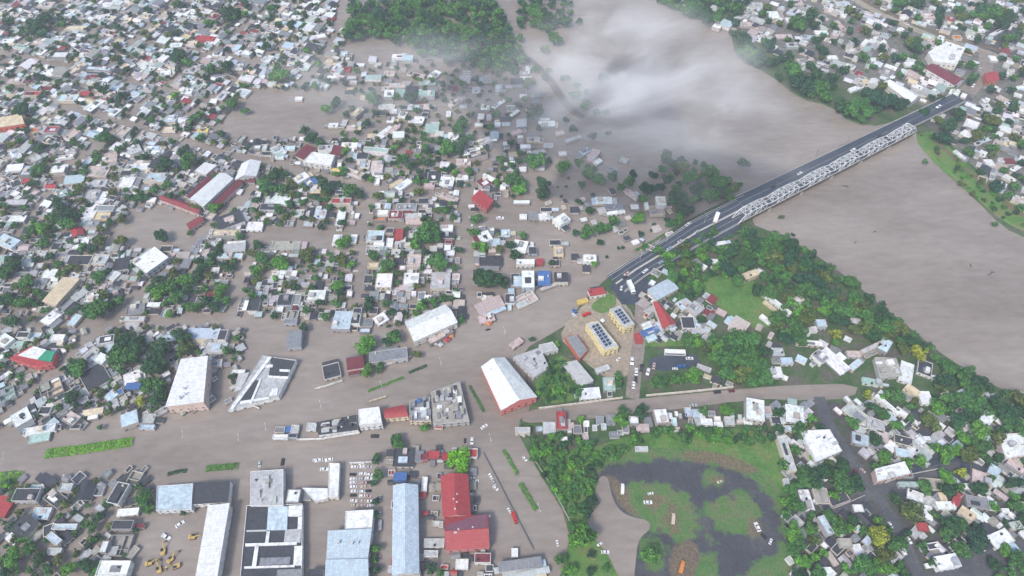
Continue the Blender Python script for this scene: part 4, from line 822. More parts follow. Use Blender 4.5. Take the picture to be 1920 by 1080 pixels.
# ------------------------------------------------------------------ the named buildings
BIGQ = []
for name, cat, label, ps, h, k, c, wc, ph in BIG:
    P = pts(ps); q = [tuple(at(*p, h).xy) for p in P]
    cx = sum(p[0] for p in q) / len(q); cyy = sum(p[1] for p in q) / len(q); z0 = base_z(cx, cyy)
    r = random.Random(int(sum(p[0] * 7 + p[1] * 13 for p in P)))
    o, cc, ar = make_building(name, q, h, k, jit(PAL[c], r, .04), wc, r, z0, 0, True)
    tag(o, label, cat)
    rad = math.sqrt(ar) * .55
    TAKEN.append((cc.x, cc.y, rad, ar))
    BIGQ.append((q, o))
    if ph: LANDMARKS.append((ph, cc.x, cc.y))
def roof_of(o): return next((k for k in o.children if k.name.split('.')[0] == 'roof'), o)
def named(word): return next(o for q, o in BIGQ if word in o['label'])
# solar panels on the two yellow blocks
for word, nx, ny in (('nearer the boulevard of the two', 7, 2), ('shorter yellow-walled', 5, 2)):
    o = named(word); q = long_first(next(q for q, oo in BIGQ if oo is o)); c = Vector(o.location.xy); a = o.rotation_euler.z
    L = (q[1] - q[0]).length; D = (q[3] - q[0]).length
    for i in range(nx):
        for j in range(ny):
            b = MB(); cx, cy_ = (i + .5) / nx * (L - 5) - (L - 5) / 2, (j + .5) / ny * (D - 3) - (D - 3) / 2
            w, d = (L - 5) / nx - .7, (D - 3) / ny - .9
            b.prism(rect(cx, cy_, w, d), [9.25, 9.25, 9.9, 9.9], [9.33, 9.33, 9.98, 9.98], bottom=True)
            b.obj('solar_panel', M['panel'], roof_of(o))
# coloured bands on the tricolour hall
o = named('banded white'); q = [Vector(p) for p in next(q for q, oo in BIGQ if oo is o)]
# corners run: left tip, upper left, upper right, right, lower, lower left
for (ta, tb), cl, nm in (((.10, .62), (.68, .70, .70), 'white_roof_band'), ((.62, .97), (.03, .27, .16), 'green_roof_band')):
    up = lambda t: q[1].lerp(q[2], t)
    lo = lambda t: q[0].lerp(q[3], t).lerp(q[1].lerp(q[2], t), .12)
    P = [lo(ta), lo(tb), up(tb), up(ta)]
    if area([tuple(p) for p in P]) < 0: P.reverse()
    a = -o.rotation_euler.z; c = Vector(o.location.xy)
    lp = [((p - c).x * math.cos(a) - (p - c).y * math.sin(a), (p - c).x * math.sin(a) + (p - c).y * math.cos(a)) for p in P]
    b = MB(); b.prism(lp, 6.0, 6.9); b.obj(nm, M['concrete'], roof_of(o), cl)
# translucent faded upper slope of the wide red roof, ridge caps and vents on long roofs
for word in ('wide red roof', 'bright red gabled', 'very long narrow', 'large pale blue metal', 'broad plain white', 'tall white hall'):
    o = named(word); q = long_first(next(q for q, oo in BIGQ if oo is o)); L = (q[1] - q[0]).length; D = (q[3] - q[0]).length
    rr = random.Random(len(word)); h = {'wide red roof': 7.6, 'bright red gabled': 8}.get(word, 10 if 'tall' in word else 8)
    if word == 'wide red roof':
        b = MB(); e = D * .5; z = lambda v: h + D * .2 * (1 - abs(2 * v / D - 1)) + .17
        b.quad([(-L/2 + .3, .3, z(D/2 + .3)), (L/2 - .3, .3, z(D/2 + .3)), (L/2 - .3, D/2 - .2, z(D - .2)), (-L/2 + .3, D/2 - .2, z(D - .2))])
        b.obj('faded_sheet', M['metal'], roof_of(o), (.24, .10, .14))
    k = 0
    while k < 4:
        b = MB(); x, y = rr.uniform(-.4, .4) * L, rr.uniform(-.1, .1) * D
        b.cyl((x, y), .5, .5, h + (.19 * D if 'hall' not in word and 'metal' not in word else .08 * D) - .3, h + .2 * D + .5, 8); b.obj('roof_vent', M['paint'], roof_of(o), (.55, .56, .57)); k += 1

# ------------------------------------------------------------------ houses read off the photograph, one by one
def clutter(word, n, seed, h, cols='LGDWC'):
    """pieces of roof at other levels, stair rooms and tanks on the broken-up roofs of the boulevard row"""
    o = named(word); q = [Vector(p) for p in next(q for q, oo in BIGQ if oo is o)]; q = long_first(q); r = random.Random(seed)
    a = -o.rotation_euler.z; c = Vector(o.location.xy)
    for i in range(n):
        u, v = r.uniform(.08, .92), r.uniform(.1, .9); p = q[0].lerp(q[1], u).lerp(q[3].lerp(q[2], u), v) - c
        x, y = p.x * math.cos(a) - p.y * math.sin(a), p.x * math.sin(a) + p.y * math.cos(a)
        w, d = r.uniform(1.6, 5), r.uniform(1.6, 4); k = r.random(); b = MB()
        if k < .2: b.cyl((x, y), .6, .6, h, h + 1.3, 9); b.obj('water_tank', M['paint'], roof_of(o), (.04, .04, .045) if r.random() < .6 else (.55, .53, .48))
        elif k < .45: b.box(x, y, w, .3, h, h + r.uniform(.8, 2)); b.obj('roof_wall', M['wall'], roof_of(o), jit(r.choice(WALLS), r))
        else: b.box(x, y, w, d, h - .05, h + r.uniform(.3, 2.4)); b.obj('raised_roof', M['concrete'], roof_of(o), jit(PAL[r.choice(cols)], r))
clutter('ruined grey roofs', 46, 1, 6); clutter('dark teal-grey roof', 16, 2, 6, 'DGGLUW'); clutter('long dark blue-grey', 22, 3, 5, 'DDGGL')
clutter('white flat roof with a raised', 9, 4, 7, 'WLLC'); clutter('stained concrete roof', 8, 5, 5, 'WLCG'); clutter('big irregular white', 7, 6, 6, 'WWLG')
clutter('big white stained', 10, 7, 6, 'WLG'); clutter('big white complex', 9, 8, 8, 'WWL'); clutter('sprawling pale grey', 6, 10, 5, 'LLWG'); clutter('pink walls at the lower', 5, 11, 6.5, 'WLD')
def pieces(word, h, lst):
    """separate roofs, dark floors and white wall tops that make up one compound: quads read off the photo"""
    o = named(word); a = -o.rotation_euler.z; c = Vector(o.location.xy)
    for k, (nm, cl, dz, ps) in enumerate(lst):
        P = [at(*p, h + dz).xy - c for p in pts(ps)]
        lp = [(p.x * math.cos(a) - p.y * math.sin(a), p.x * math.sin(a) + p.y * math.cos(a)) for p in P]
        if area(lp) < 0: lp.reverse()
        b = MB(); b.prism(lp, h - .05 - .004 * k, h + dz + .003 * k); b.obj(nm, M['wall' if nm == 'roof_wall' else 'concrete'], roof_of(o), jit(PAL[cl], random.Random(k), .05))
pieces('wedge-shaped', 5, [('raised_roof', 'D', .25, '508,670 554,677 541,705 504,704'), ('raised_roof', 'D', .2, '471,713 487,713 470,750 449,757'), ('raised_roof', 'L', .5, '447,700 468,698 452,730 438,735'),
    ('roof_wall', 'W', 1.2, '504,668 510,669 437,767 430,767'), ('roof_wall', 'W', .9, '487,710 491,710 472,756 467,757'), ('raised_roof', 'W', .6, '510,728 522,727 519,740 505,742'), ('roof_wall', 'W', .9, '503,704 541,706 540,709 503,707'),
    ('roof_wall', 'W', .8, '524,692 544,693 543,697 524,696'), ('roof_wall', 'W', .8, '497,684 512,683 511,688 496,689'), ('roof_wall', 'W', .7, '450,752 505,744 505,747 450,757')])
pieces('long block of black floors', 5, [('raised_roof', 'B', .9, '503,950 540,949 538,993 500,994'), ('raised_roof', 'W', .7, '541,948 567,947 566,968 540,968'), ('roof_wall', 'W', .8, '559,969 567,969 565,992 558,992'),
    ('raised_roof', 'L', .7, '535,993 565,991 563,1017 532,1018'), ('roof_wall', 'W', .9, '500,996 506,996 503,1018 497,1018'), ('roof_wall', 'W', .9, '460,1019 556,1016 556,1021 460,1024'), ('raised_roof', 'W', .8, '552,1024 567,1023 566,1060 550,1060'),
    ('roof_wall', 'W', .9, '478,1024 485,1024 480,1062 472,1062'), ('roof_wall', 'W', .7, '458,1062 552,1059 552,1063 458,1066'), ('raised_roof', 'G', .5, '488,1046 545,1044 543,1058 486,1060'), ('raised_roof', 'G', .6, '520,1068 566,1066 566,1086 518,1087'),
    ('roof_wall', 'L', .6, '462,994 500,993 500,996 462,997')])
HR = Ranker(); specs = []
def parse(txt):
    for ln in txt.strip().splitlines():
        for e in ln.split('|'):
            t = e.split()
            if len(t) >= 6 and float(t[2]) > 0: yield float(t[0]), float(t[1]), float(t[2]), float(t[3]), float(t[4]), t[5][0], t[5][1], (float(t[6]) if len(t) > 6 else None)
for src, txt in (('n', ROOFS), ('f', FAR)):
    for (x, y, w, d, a, c, k, h) in parse(txt):
        r = random.Random(int(x * 31 + y * 17))
        if h is None:
            h = r.choice((2.8, 3.1, 3.5, 5.4)) if w * d > 250 else r.choice((2.2, 2.6, 3.0))
            if k == 'o': h = r.choice((3.0, 3.6))
        q = px_quad(x, y, w, d, a, h); cx = sum(p[0] for p in q) / 4; cyy = sum(p[1] for p in q) / 4
        specs.append(dict(src=src, px=(x, y), s=w * d, q=q, c=c, k=k, h=h, x=cx, y=cyy, z=base_z(cx, cyy), r=r, ar=abs(area(q))))
specs.sort(key=lambda s: (s['src'] == 'f', -s['s']))
FORM = dict(f='flat-roofed', m='slope-roofed', g='gable-roofed', v='vault-roofed', o='roofless walled')
STUFF = {}
class Bulk:
    """one mesh of very many small things, each face with its own surface colour"""
    def __init__(s): s.v = []; s.f = []; s.c = []; s.m = []
    def add(s, b, mk, colr, mat):
        k = len(s.v)
        s.v += [tuple(mat @ Vector(p)) for p in b.v]
        for f in b.f: s.f.append(tuple(k + i for i in f)); s.c.append(colr); s.m.append(mk)
    def obj(s, name, mats):
        m = bpy.data.meshes.new(name); m.from_pydata(s.v, [], s.f)
        for x in mats: m.materials.append(x)
        m.polygons.foreach_set('material_index', s.m)
        at_ = m.attributes.new('tint', 'FLOAT_COLOR', 'FACE')
        arr = np.ones((len(s.f), 4), dtype=np.float32); arr[:, :3] = np.array(s.c, dtype=np.float32); at_.data.foreach_set('color', arr.ravel())
        m.update(); o = bpy.data.objects.new(name, m); col.objects.link(o); o['kind'] = 'stuff'; return o
far_bulk, near_bulk = Bulk(), Bulk()
MK = dict(concrete=0, metal=1, wall=2, paint=0)
def bulk_house(bulk, q, h, k, c, wc, r, z0, detail):
    P = long_first(q); cc = sum(P, Vector((0, 0))) / len(P); e = P[1] - P[0]; a = math.atan2(e.y, e.x); ca, sa = math.cos(-a), math.sin(-a)
    lp = [((p - cc).x * ca - (p - cc).y * sa, (p - cc).x * sa + (p - cc).y * ca) for p in P]
    mt = Matrix.Translation((cc.x, cc.y, 0)) @ Matrix.Rotation(a, 4, 'Z')
    for nm, b, mk, cl in gen_house(lp, h, k, c, wc, r, z0, detail): bulk.add(b, MK[mk], cl, mt)
n_house = sum(1 for q, o in BIGQ if o.name.startswith('house'))
for s in specs:
    r = s['r']; c = jit(PAL[s['c']], r); wc = jit(PAL[s['c']] if s['c'] in 'WTYUNPR' and r.random() < .35 else r.choice(WALLS), r)
    TAKEN.append((s['x'], s['y'], math.sqrt(s['ar']) * .55, s['ar']))
    nm = 'shed' if s['k'] == 'm' and s['ar'] < 160 else 'house'
    size = 'small' if s['ar'] < 75 else 'mid-sized' if s['ar'] < 170 else 'large'
    look = f"{size} {CNAME[s['c']]} {FORM[s['k']]} {nm}"
    if s['src'] == 'f' or (nm == 'house' and n_house >= 300):
        bulk_house(far_bulk if s['px'][1] < 420 else near_bulk, s['q'], s['h'], s['k'], c, wc, r, s['z'], 1)
        HR.add(look, s['x'], s['y']); continue
    o, cc, ar = make_building(nm, s['q'], s['h'], s['k'], c, wc, r, s['z'], 1, windows=s['px'][1] > 380)
    if nm == 'house': n_house += 1
    tag(o, None, nm, 'houses of the flooded town' if s['z'] < 0 else 'houses on dry ground')
    if nm == 'shed': o['group'] = 'sloping-roofed sheds'
    HR.add(look, s['x'], s['y'], o)

# ------------------------------------------------------------------ fillers between the houses: streets and open water stay clear
STREETS = [(pts(s), w) for s, w in (
    ("0,480 60,405 130,318 190,262 260,215", 5), ("130,205 220,228 330,262 430,290 520,312 600,335 690,352 800,362 870,378 960,385", 7),
    ("250,565 330,480 400,420 440,385 500,330 560,285 610,262 660,190", 6), ("690,350 683,420 675,520 665,600", 7), ("870,378 872,450 880,540 895,640", 8),
    ("870,378 905,320 940,260 985,200", 6), ("0,600 150,610 290,605 430,602 640,620", 8), ("470,430 455,500 445,540 430,605 425,700 405,800", 8),
    ("0,790 80,720 150,650 220,600 260,550", 7), ("-20,850 200,822 400,812 560,775 700,722 850,660 920,615 1050,575 1150,530", 27), ("-20,885 250,862 450,862", 10),
    ("895,640 900,700 905,790 960,870 1010,960 1050,1090", 22), ("445,850 442,960 420,1090", 9), ("712,830 720,960 715,1090", 7), ("480,850 700,825 890,805", 12),
    ("0,330 120,200 240,90 330,0", 5), ("0,150 140,205", 5), ("240,215 420,80 520,0", 5), ("640,0 632,60 600,120 560,160", 7), ("0,100 200,140 420,200", 5), ("0,40 220,75 450,110 620,150", 4), ("120,0 60,60 0,130", 5),
    ("700,420 800,425 872,428", 5), ("300,250 420,170 560,60", 4), ("0,245 130,205", 5), ("640,200 760,195 900,215", 5), ("1400,-10 1500,60 1620,140 1740,210", 5), ("1500,0 1600,60 1720,110 1800,170", 6),
    ("1600,0 1700,48 1850,98", 11), ("1860,90 1830,190", 9), ("1535,745 1550,790 1580,840 1618,895 1640,925 1672,975 1700,1030 1725,1085", 12), ("1638,922 1700,905 1760,882 1800,876", 8), ("1540,960 1590,945 1640,920", 8), ("1000,780 1215,760 1390,742 1600,735", 12), ("1760,1110 1800,1080 1850,1050 1930,1040", 15), ("1760,200 1850,270 1940,350", 5))]
STREETS_W = [([at(*p) for p in L], w) for L, w in STREETS]
OPEN = [pts(s) for s in ("1310,535 1345,512 1405,518 1440,555 1476,592 1455,612 1400,618 1345,575", "400,240 470,165 640,165 650,200 600,250 540,262 430,262", "205,420 290,385 380,405 385,430 335,475 200,465", "480,425 690,422 690,480 560,470 480,452", "460,600 665,600 665,690 560,750 445,740",
    "900,385 1010,400 1090,440 1200,475 1180,500 1120,500 1060,470 980,440 900,430", "1000,300 1240,340 1200,350 1170,360 1080,370 1010,385 960,380", "255,955 380,955 370,1085 250,1085", "565,940 640,930 640,960 612,1080 570,1080", "530,840 700,840 650,950 600,960 640,870 530,880",
    "890,830 950,860 1000,980 1030,1080 920,1080", "600,690 660,690 640,760 560,770", "1000,130 1240,130 1240,330 1100,250", "385,895 450,895 440,1085 400,1085", "940,20 1240,20 1240,240 1120,225 1010,140 965,100")]
def free(x, y, rad, slack=1.0, streets=True):
    if streets:
        for L, w in STREETS_W:
            for a, b in zip(L, L[1:]):
                if segdist(x, y, a, b) < w / 2 + rad * .75: return False
    for tx, ty, tr, ta in TAKEN:
        if abs(tx - x) < 40 and abs(ty - y) < 40 and math.hypot(tx - x, ty - y) < (tr + rad) * slack: return False
    return True
def fill(poly, n, smin, smax, ang, bulk, colours, detail, slack=1.0, seed=1, far=False):
    r = random.Random(seed); P = pts(poly); xs = [p[0] for p in P]; ys = [p[1] for p in P]; made = 0
    for _ in range(n):
        x = r.uniform(min(xs), max(xs)); y = min(ys) + (max(ys) - min(ys)) * r.random()
        if not inpoly(x, y, P) or any(inpoly(x, y, o) for o in OPEN): continue
        g = at(x, y); w = r.uniform(smin, smax); d = w * r.uniform(.55, .9)
        rad = math.sqrt(w * d) * .55
        if not free(g.x, g.y, rad, slack): continue
        a = math.radians((ang(x, y) if callable(ang) else ang) + r.choice((0, 90)) + r.uniform(-4, 4))
        k = r.choice('fffffmmgo' if not far else 'ffffmmg'); h = r.choice((2.2, 2.5, 3.0, 4.8) if w > 9 else (1.7, 2.1, 2.6))
        c = jit(PAL[r.choice(colours)], r, .15); wc = jit(r.choice(WALLS), r)
        bulk_house(bulk, rect(g.x, g.y, w, d, a), h, k, c, wc, r, base_z(g.x, g.y), detail)
        TAKEN.append((g.x, g.y, rad, w * d)); made += 1
    return made
def ang_nw(x, y): return -20 if y < 420 and x < 650 else 0
COLF = 'W' * 7 + 'L' * 6 + 'G' * 5 + 'C' * 2 + 'D' * 4 + 'B' * 2 + 'P' + 'T' + 'N' + 'S'
# trees take their ground before the fillers do

# ------------------------------------------------------------------ trees
def crown_mesh(name, seed, n, leaf, flat=.78):
    """a crown of many leaf-sprays spread over uneven clumps; unit radius, centre at 0"""
    g = np.random.default_rng(seed); nl = int(g.integers(8, 17))
    lob = []
    for i in range(nl):
        a = g.uniform(0, 2 * math.pi); rr = math.sqrt(g.uniform(0, 1)) * .76; z = g.uniform(-.35, .62) * (1 - rr * .55)
        lob.append((rr * math.cos(a), rr * math.sin(a), z * flat, g.uniform(.20, .44)))
    lob.append((0, 0, .1, .55)); lob = np.array(lob)
    w = lob[:, 3] ** 2; pick = g.choice(len(lob), n, p=w / w.sum())
    d = g.normal(size=(n, 3)); d[:, 2] = d[:, 2] * .8 + .25; d /= np.linalg.norm(d, axis=1)[:, None]
    c = lob[pick, :3] + d * (lob[pick, 3] * g.uniform(.72, 1.06, n))[:, None]
    nrm = d + g.normal(size=(n, 3)) * .45; nrm /= np.linalg.norm(nrm, axis=1)[:, None]
    t = np.cross(nrm, g.normal(size=(n, 3))); t /= np.linalg.norm(t, axis=1)[:, None]; b = np.cross(nrm, t)
    s = (leaf * g.uniform(.6, 1.35, n))[:, None]
    k1 = s * g.uniform(.5, .9, (n, 1))
    V = np.stack([c + t * s, c + b * k1, c - t * s, c - b * k1], 1).reshape(-1, 3)
    return V.astype(np.float32)
def quads_mesh(name, V, mats, extra=None, tint=None):
    nq = len(V) // 4; m = bpy.data.meshes.new(name)
    v2, f2 = (extra.v, extra.f) if extra else ([], [])
    allv = np.concatenate([V, np.array(v2, dtype=np.float32).reshape(-1, 3)]) if v2 else V
    loops = list(range(nq * 4)); tot = [4] * nq
    for f in f2: loops += [nq * 4 + i for i in f]; tot.append(len(f))
    m.vertices.add(len(allv)); m.vertices.foreach_set('co', allv.ravel())
    m.loops.add(len(loops)); m.loops.foreach_set('vertex_index', np.array(loops, dtype=np.int32))
    m.polygons.add(len(tot)); st = np.concatenate([[0], np.cumsum(tot)[:-1]]).astype(np.int32)
    m.polygons.foreach_set('loop_start', st); m.polygons.foreach_set('loop_total', np.array(tot, dtype=np.int32))
    for x in mats: m.materials.append(x)
    if extra: m.polygons.foreach_set('material_index', np.array([0] * nq + [1] * len(f2), dtype=np.int32))
    if tint is not None:
        a = m.attributes.new('tint', 'FLOAT_COLOR', 'FACE'); a.data.foreach_set('color', tint.ravel())
    m.update(calc_edges=True); return m
HI = [quads_mesh('crown', crown_mesh('c', 100 + i, 1500, .085, .70 + .04 * (i % 4)), [M['leaf']]) for i in range(9)]
LOV = [crown_mesh('c', 300 + i, 420, .145, .72) for i in range(6)]
def trunk_mb(seed, r0=.07):
    r = random.Random(seed); b = MB(); b.cyl((0, 0), r0 * 1.25, r0 * .8, -1.0, -.25, 7)
    for k in range(5):
        a = k * 1.257 + r.uniform(-.4, .4); p = Vector((0, 0, r.uniform(-.45, -.2))); q = Vector((math.cos(a) * r.uniform(.4, .65), math.sin(a) * .55, r.uniform(.0, .4)))
        m = p.lerp(q, .5) + Vector((0, 0, -.05)); b.bar(p, m, .07); b.bar(m, q, .045)
    return b
TRUNK = [trunk_mb(i).mesh('trunk', M['bark']) for i in range(3)]
SMALL = []
for i in range(5): SMALL.append(quads_mesh('small_tree', LOV[i], [M['leaf'], M['bark']], trunk_mb(i)))
TONE = dict(D=(.029,.090,.046), M=(.058,.162,.052), B=(.090,.245,.045), O=(.095,.135,.045), Y=(.25,.30,.045), K=(.024,.082,.058), L=(.15,.38,.025), G=(.070,.185,.055))
TNAME = dict(D='dark green', M='mid green', B='bright green', O='olive green', Y='yellow-green', K='bluish green', L='lime green', G='grassy green')
trees = []
for ln in TREES.strip().splitlines():
    for e in ln.split('|'):
        x, y, rr, tn = e.split(); x, y, rr = float(x), float(y), float(rr)
        if rr <= 0: continue
        g0 = at(x, y, 4); R = (at(x + rr, y, 4) - g0).length; hc = max(1.2, min(8.5, R * .85 + .8)); g = at(x, y, hc)
        trees.append(dict(px=(x, y), r=rr, R=R, hc=hc, x=g.x, y=g.y, t=tn))
        TAKEN.append((g.x, g.y, R * .62, 0))
def scatter(poly, n, rmin, rmax, tones, gap, seed, avoid=True, dest=None, streets=True):
    r = random.Random(seed); P = pts(poly); xs = [p[0] for p in P]; ys = [p[1] for p in P]; own = []
    for _ in range(n):
        x, y = r.uniform(min(xs), max(xs)), r.uniform(min(ys), max(ys))
        if not inpoly(x, y, P): continue
        if avoid and streets and any(inpoly(x, y, o) for o in OPEN[1:]): continue
        R = r.uniform(rmin, rmax); hc = R * .85 + .8; g = at(x, y, hc)
        if any(math.hypot(g.x - o[0], g.y - o[1]) < (R + o[2]) * gap for o in own): continue
        if avoid and not free(g.x, g.y, R * .5, .85, streets): continue
        own.append((g.x, g.y, R)); rr = R / ((at(x + 1, y, hc) - g).length)
        (trees if dest is None else dest).append(dict(px=(x, y), r=rr, R=R, hc=hc, x=g.x, y=g.y, t=r.choice(tones)))
        TAKEN.append((g.x, g.y, R * .6, 0))
scatter("1392,426 1482,449 1592,523 1684,600 1782,681 1925,755 1920,860 1840,805 1765,745 1720,665 1640,645 1560,600 1500,525 1400,475", 2600, 3.6, 7.0, 'DDMMMMDKO', .50, 3, True)
scatter("1235,470 1330,430 1400,470 1500,520 1540,620 1480,650 1430,560 1345,512 1310,545 1320,620 1290,620 1270,530", 700, 3.2, 6, 'DMMMBKO', .58, 4)
scatter("1300,625 1430,625 1440,725 1390,725 1330,660 1310,650", 600, 4, 7.5, 'MMMBDO', .55, 5)
scatter("985,825 1050,812 1110,832 1180,842 1120,880 1108,960 1068,968 1012,880", 900, 2.2, 4.4, 'MBBGDM', .60, 6)
scatter("1180,805 1440,800 1450,830 1180,828", 160, 2.2, 4.5, 'MDBM', .62, 61)
scatter("1440,740 1925,740 1925,1085 1478,1085 1470,860", 620, 3.0, 6.2, 'DMMMBDOB', .76, 7)
scatter("1000,700 1050,665 1110,740 1015,755", 150, 2.2, 4, 'MDMB', .6, 8)
scatter("1372,52 1440,70 1560,140 1700,190 1720,205 1640,230 1600,230 1560,195 1500,180 1440,130 1382,110", 200, 4.5, 7.5, 'DKMDM', .7, 9)
scatter("1230,0 1400,0 1390,45 1290,28", 160, 4, 7, 'DMKM', .62, 10)
scatter("1400,0 1925,0 1925,400 1840,330 1760,245 1700,180 1500,110", 600, 3, 6.5, 'DMMKDO', .75, 11)
scatter("1722,252 1740,246 1925,410 1925,440 1830,370 1760,310", 260, 1.5, 3.6, 'MBDO', .7, 12)
scatter("1230,285 1300,300 1390,345 1390,372 1300,400 1240,420 1200,440 1265,380", 150, 3, 5, 'MKDM', .7, 13)
scatter("470,330 640,330 680,380 640,420 470,400", 90, 2.5, 4.5, 'DMO', .75, 14)
scatter("0,250 480,250 480,600 0,600", 460, 2.4, 5.2, 'DMMO', .85, 15)
scatter("640,120 960,120 1000,360 640,340", 330, 2, 4.5, 'KMDO', .85, 16)
scatter("480,262 1000,262 900,620 480,600", 420, 1.8, 4.2, 'DMMOB', .85, 41)
scatter("0,615 470,610 420,800 0,830", 260, 1.6, 3.6, 'DMOM', .85, 42)
scatter("0,900 285,900 285,1080 0,1080", 120, 1.8, 3.8, 'DMOM', .85, 43)
scatter("0,0 640,0 640,170 400,240 0,250", 900, 2, 4.2, 'DDMKO', .9, 17)
forest = []
scatter("652,-10 918,-10 958,60 985,110 955,132 905,128 860,118 800,108 760,72 652,68", 1500, 4.5, 7.5, 'DKMMKG', .55, 18, False, forest)
scatter("965,-10 1075,-10 1070,30 1030,60 975,50", 120, 3.5, 6, 'KMD', .6, 19, False, forest)
trees.sort(key=lambda t: -t['r'])
TR = Ranker(); rest = []; n_t = 0
def tone(t, r): return jit(TONE[t], r, .14)
for t in trees:
    r = random.Random(int(t['px'][0] * 19 + t['px'][1] * 7)); z0 = base_z(t['x'], t['y'])
    size = 'low' if t['R'] < 3.2 else 'mid-sized' if t['R'] < 5.6 else 'broad'
    look = f"{size} {TNAME[t['t']]} tree"
    if n_t >= 300: rest.append(t); TR.add(look, t['x'], t['y']); continue
    n_t += 1; c = (*tone(t['t'], r), 1)
    sc = (t['R'] * r.uniform(.95, 1.3), t['R'] * r.uniform(.95, 1.3), t['R'] * r.uniform(.9, 1.1)); rz = r.uniform(0, 6.28); zc = t['hc']
    if t['r'] >= 8:
        o = empty('tree', (t['x'], t['y'], max(0, z0)), rz)
        cr = bpy.data.objects.new('crown', HI[r.randrange(len(HI))]); col.objects.link(cr); cr.parent = o; cr.location = (0, 0, zc - max(0, z0)); cr.scale = sc; cr.color = c
        tk = bpy.data.objects.new('trunk', TRUNK[r.randrange(3)]); col.objects.link(tk); tk.parent = o; tk.location = (0, 0, zc - max(0, z0)); tk.scale = (t['R'], t['R'], (zc + .8) * 1.0)
    else:
        o = bpy.data.objects.new('tree', SMALL[r.randrange(5)]); col.objects.link(o); o.location = (t['x'], t['y'], zc); o.scale = sc; o.rotation_euler = (0, 0, rz); o.color = c
    tag(o, None, 'tree', 'trees of the town and the riverbanks'); TR.add(look, t['x'], t['y'], o)
def bulk_trees(name, L, seed):
    Vs, Cs = [], []
    for i, t in enumerate(L):
        r = random.Random(seed + i); V = LOV[r.randrange(6)]; a = r.uniform(0, 6.28); ca, sa = math.cos(a), math.sin(a)
        R = np.array([[ca, -sa, 0], [sa, ca, 0], [0, 0, 1]], dtype=np.float32)
        W = (V @ R.T) * np.array([t['R'], t['R'], t['R'] * r.uniform(.85, 1.1)], dtype=np.float32) + np.array([t['x'], t['y'], t['hc']], dtype=np.float32)
        Vs.append(W.astype(np.float32)); Cs.append(np.tile(np.array([*tone(t['t'], r), 1], dtype=np.float32), (len(V) // 4, 1)))
    m = quads_mesh(name, np.concatenate(Vs), [M['leaf_t']], None, np.concatenate(Cs)); o = bpy.data.objects.new(name, m); col.objects.link(o); o['kind'] = 'stuff'; return o
tag(bulk_trees('forest', forest, 5000), 'dense green wood standing in the flood beyond the town', 'forest')
if rest: tag(bulk_trees('small_trees', rest, 9000), 'small far trees and bushes scattered among the houses and along the banks', 'trees')

# ------------------------------------------------------------------ fill the gaps between the houses
nf = [fill("-40,-20 645,-20 640,160 400,250 420,262 -40,255", 9000, 6.5, 13.5, ang_nw, far_bulk, COLF, 1, .80, 21, True),
      fill("640,110 1000,120 1010,200 950,330 640,330", 700, 6.5, 12, 0, far_bulk, COLF, 1, .95, 22, True),
      fill("1235,-10 1930,-10 1930,420 1840,340 1760,250 1700,185 1500,130 1400,90", 2600, 6, 12, -35, far_bulk, COLF, 1, .80, 23, True),
      fill("-20,255 480,255 480,600 -20,600", 1300, 4.5, 9.5, ang_nw, near_bulk, 'WWLLLGGGCCDDDDBPN', 1, .80, 24),
      fill("480,262 1000,262 900,620 480,600", 1000, 4, 9, 0, near_bulk, 'WWLLLGGCCDDDBP', 1, .85, 25),
      fill("-20,615 470,610 420,800 -20,830", 800, 3.5, 7.5, 40, near_bulk, 'WLLGGCCDDDB', 1, .80, 26),
      fill("-20,880 285,880 285,1090 -20,1090", 300, 4, 7, 60, near_bulk, 'LGGDDC', 0, .9, 27),
      fill("1440,740 1925,740 1925,1085 1478,1085 1470,860", 2400, 3.6, 8, -55, near_bulk, 'WWWLLLGGCDDDB', 1, .72, 28),
      fill("1200,440 1600,640 1440,730 1330,720 1290,560 1210,540", 200, 4, 7, -35, near_bulk, 'WLGDPB', 0, .85, 29),
      fill("1000,780 1440,770 1440,800 1000,830", 400, 3.5, 7, 0, near_bulk, 'WLGDPB', 0, .8, 30),
      fill("730,840 900,840 920,1085 730,1085", 220, 3, 5, 0, near_bulk, 'LGDDCCR', 0, .85, 31),
      fill("-20,255 480,255 480,600 -20,600", 3000, 3, 6, ang_nw, near_bulk, 'WLLGGCDDD', 1, .74, 51),
      fill("480,262 1000,262 900,620 480,600", 2600, 3, 6, 0, near_bulk, 'WWLLGGCDDD', 1, .76, 52),
      fill("-20,615 470,610 420,800 -20,830", 1500, 3, 5, 40, near_bulk, 'WLGGCDD', 1, .74, 53),
      fill("-40,-20 645,-20 640,160 400,250 420,262 -40,255", 5000, 4.5, 8, ang_nw, far_bulk, COLF, 1, .76, 54, True),
      fill("1203,556 1335,556 1335,640 1212,640", 400, 3.5, 7.5, -40, near_bulk, 'WLLGDDBCS', 1, .78, 55),
      fill("1000,360 1260,350 1260,460 1000,520", 160, 4, 7, 20, near_bulk, 'WLGDP', 0, 1.1, 32)]
print('trees', len(trees), 'rest', len(rest), 'forest', len(forest), 'houses', n_house, 'fill', nf)
tag(far_bulk.obj('distant_houses', [M['concrete_t'], M['metal_t'], M['wall_t']]), 'crowded small far houses of the flooded quarters and the far bank', 'houses')
tag(near_bulk.obj('outbuildings', [M['concrete_t'], M['metal_t'], M['wall_t']]), 'small sheds, yard rooms and lean-tos packed between the larger houses', 'outbuildings')
HR.run(); TR.run()

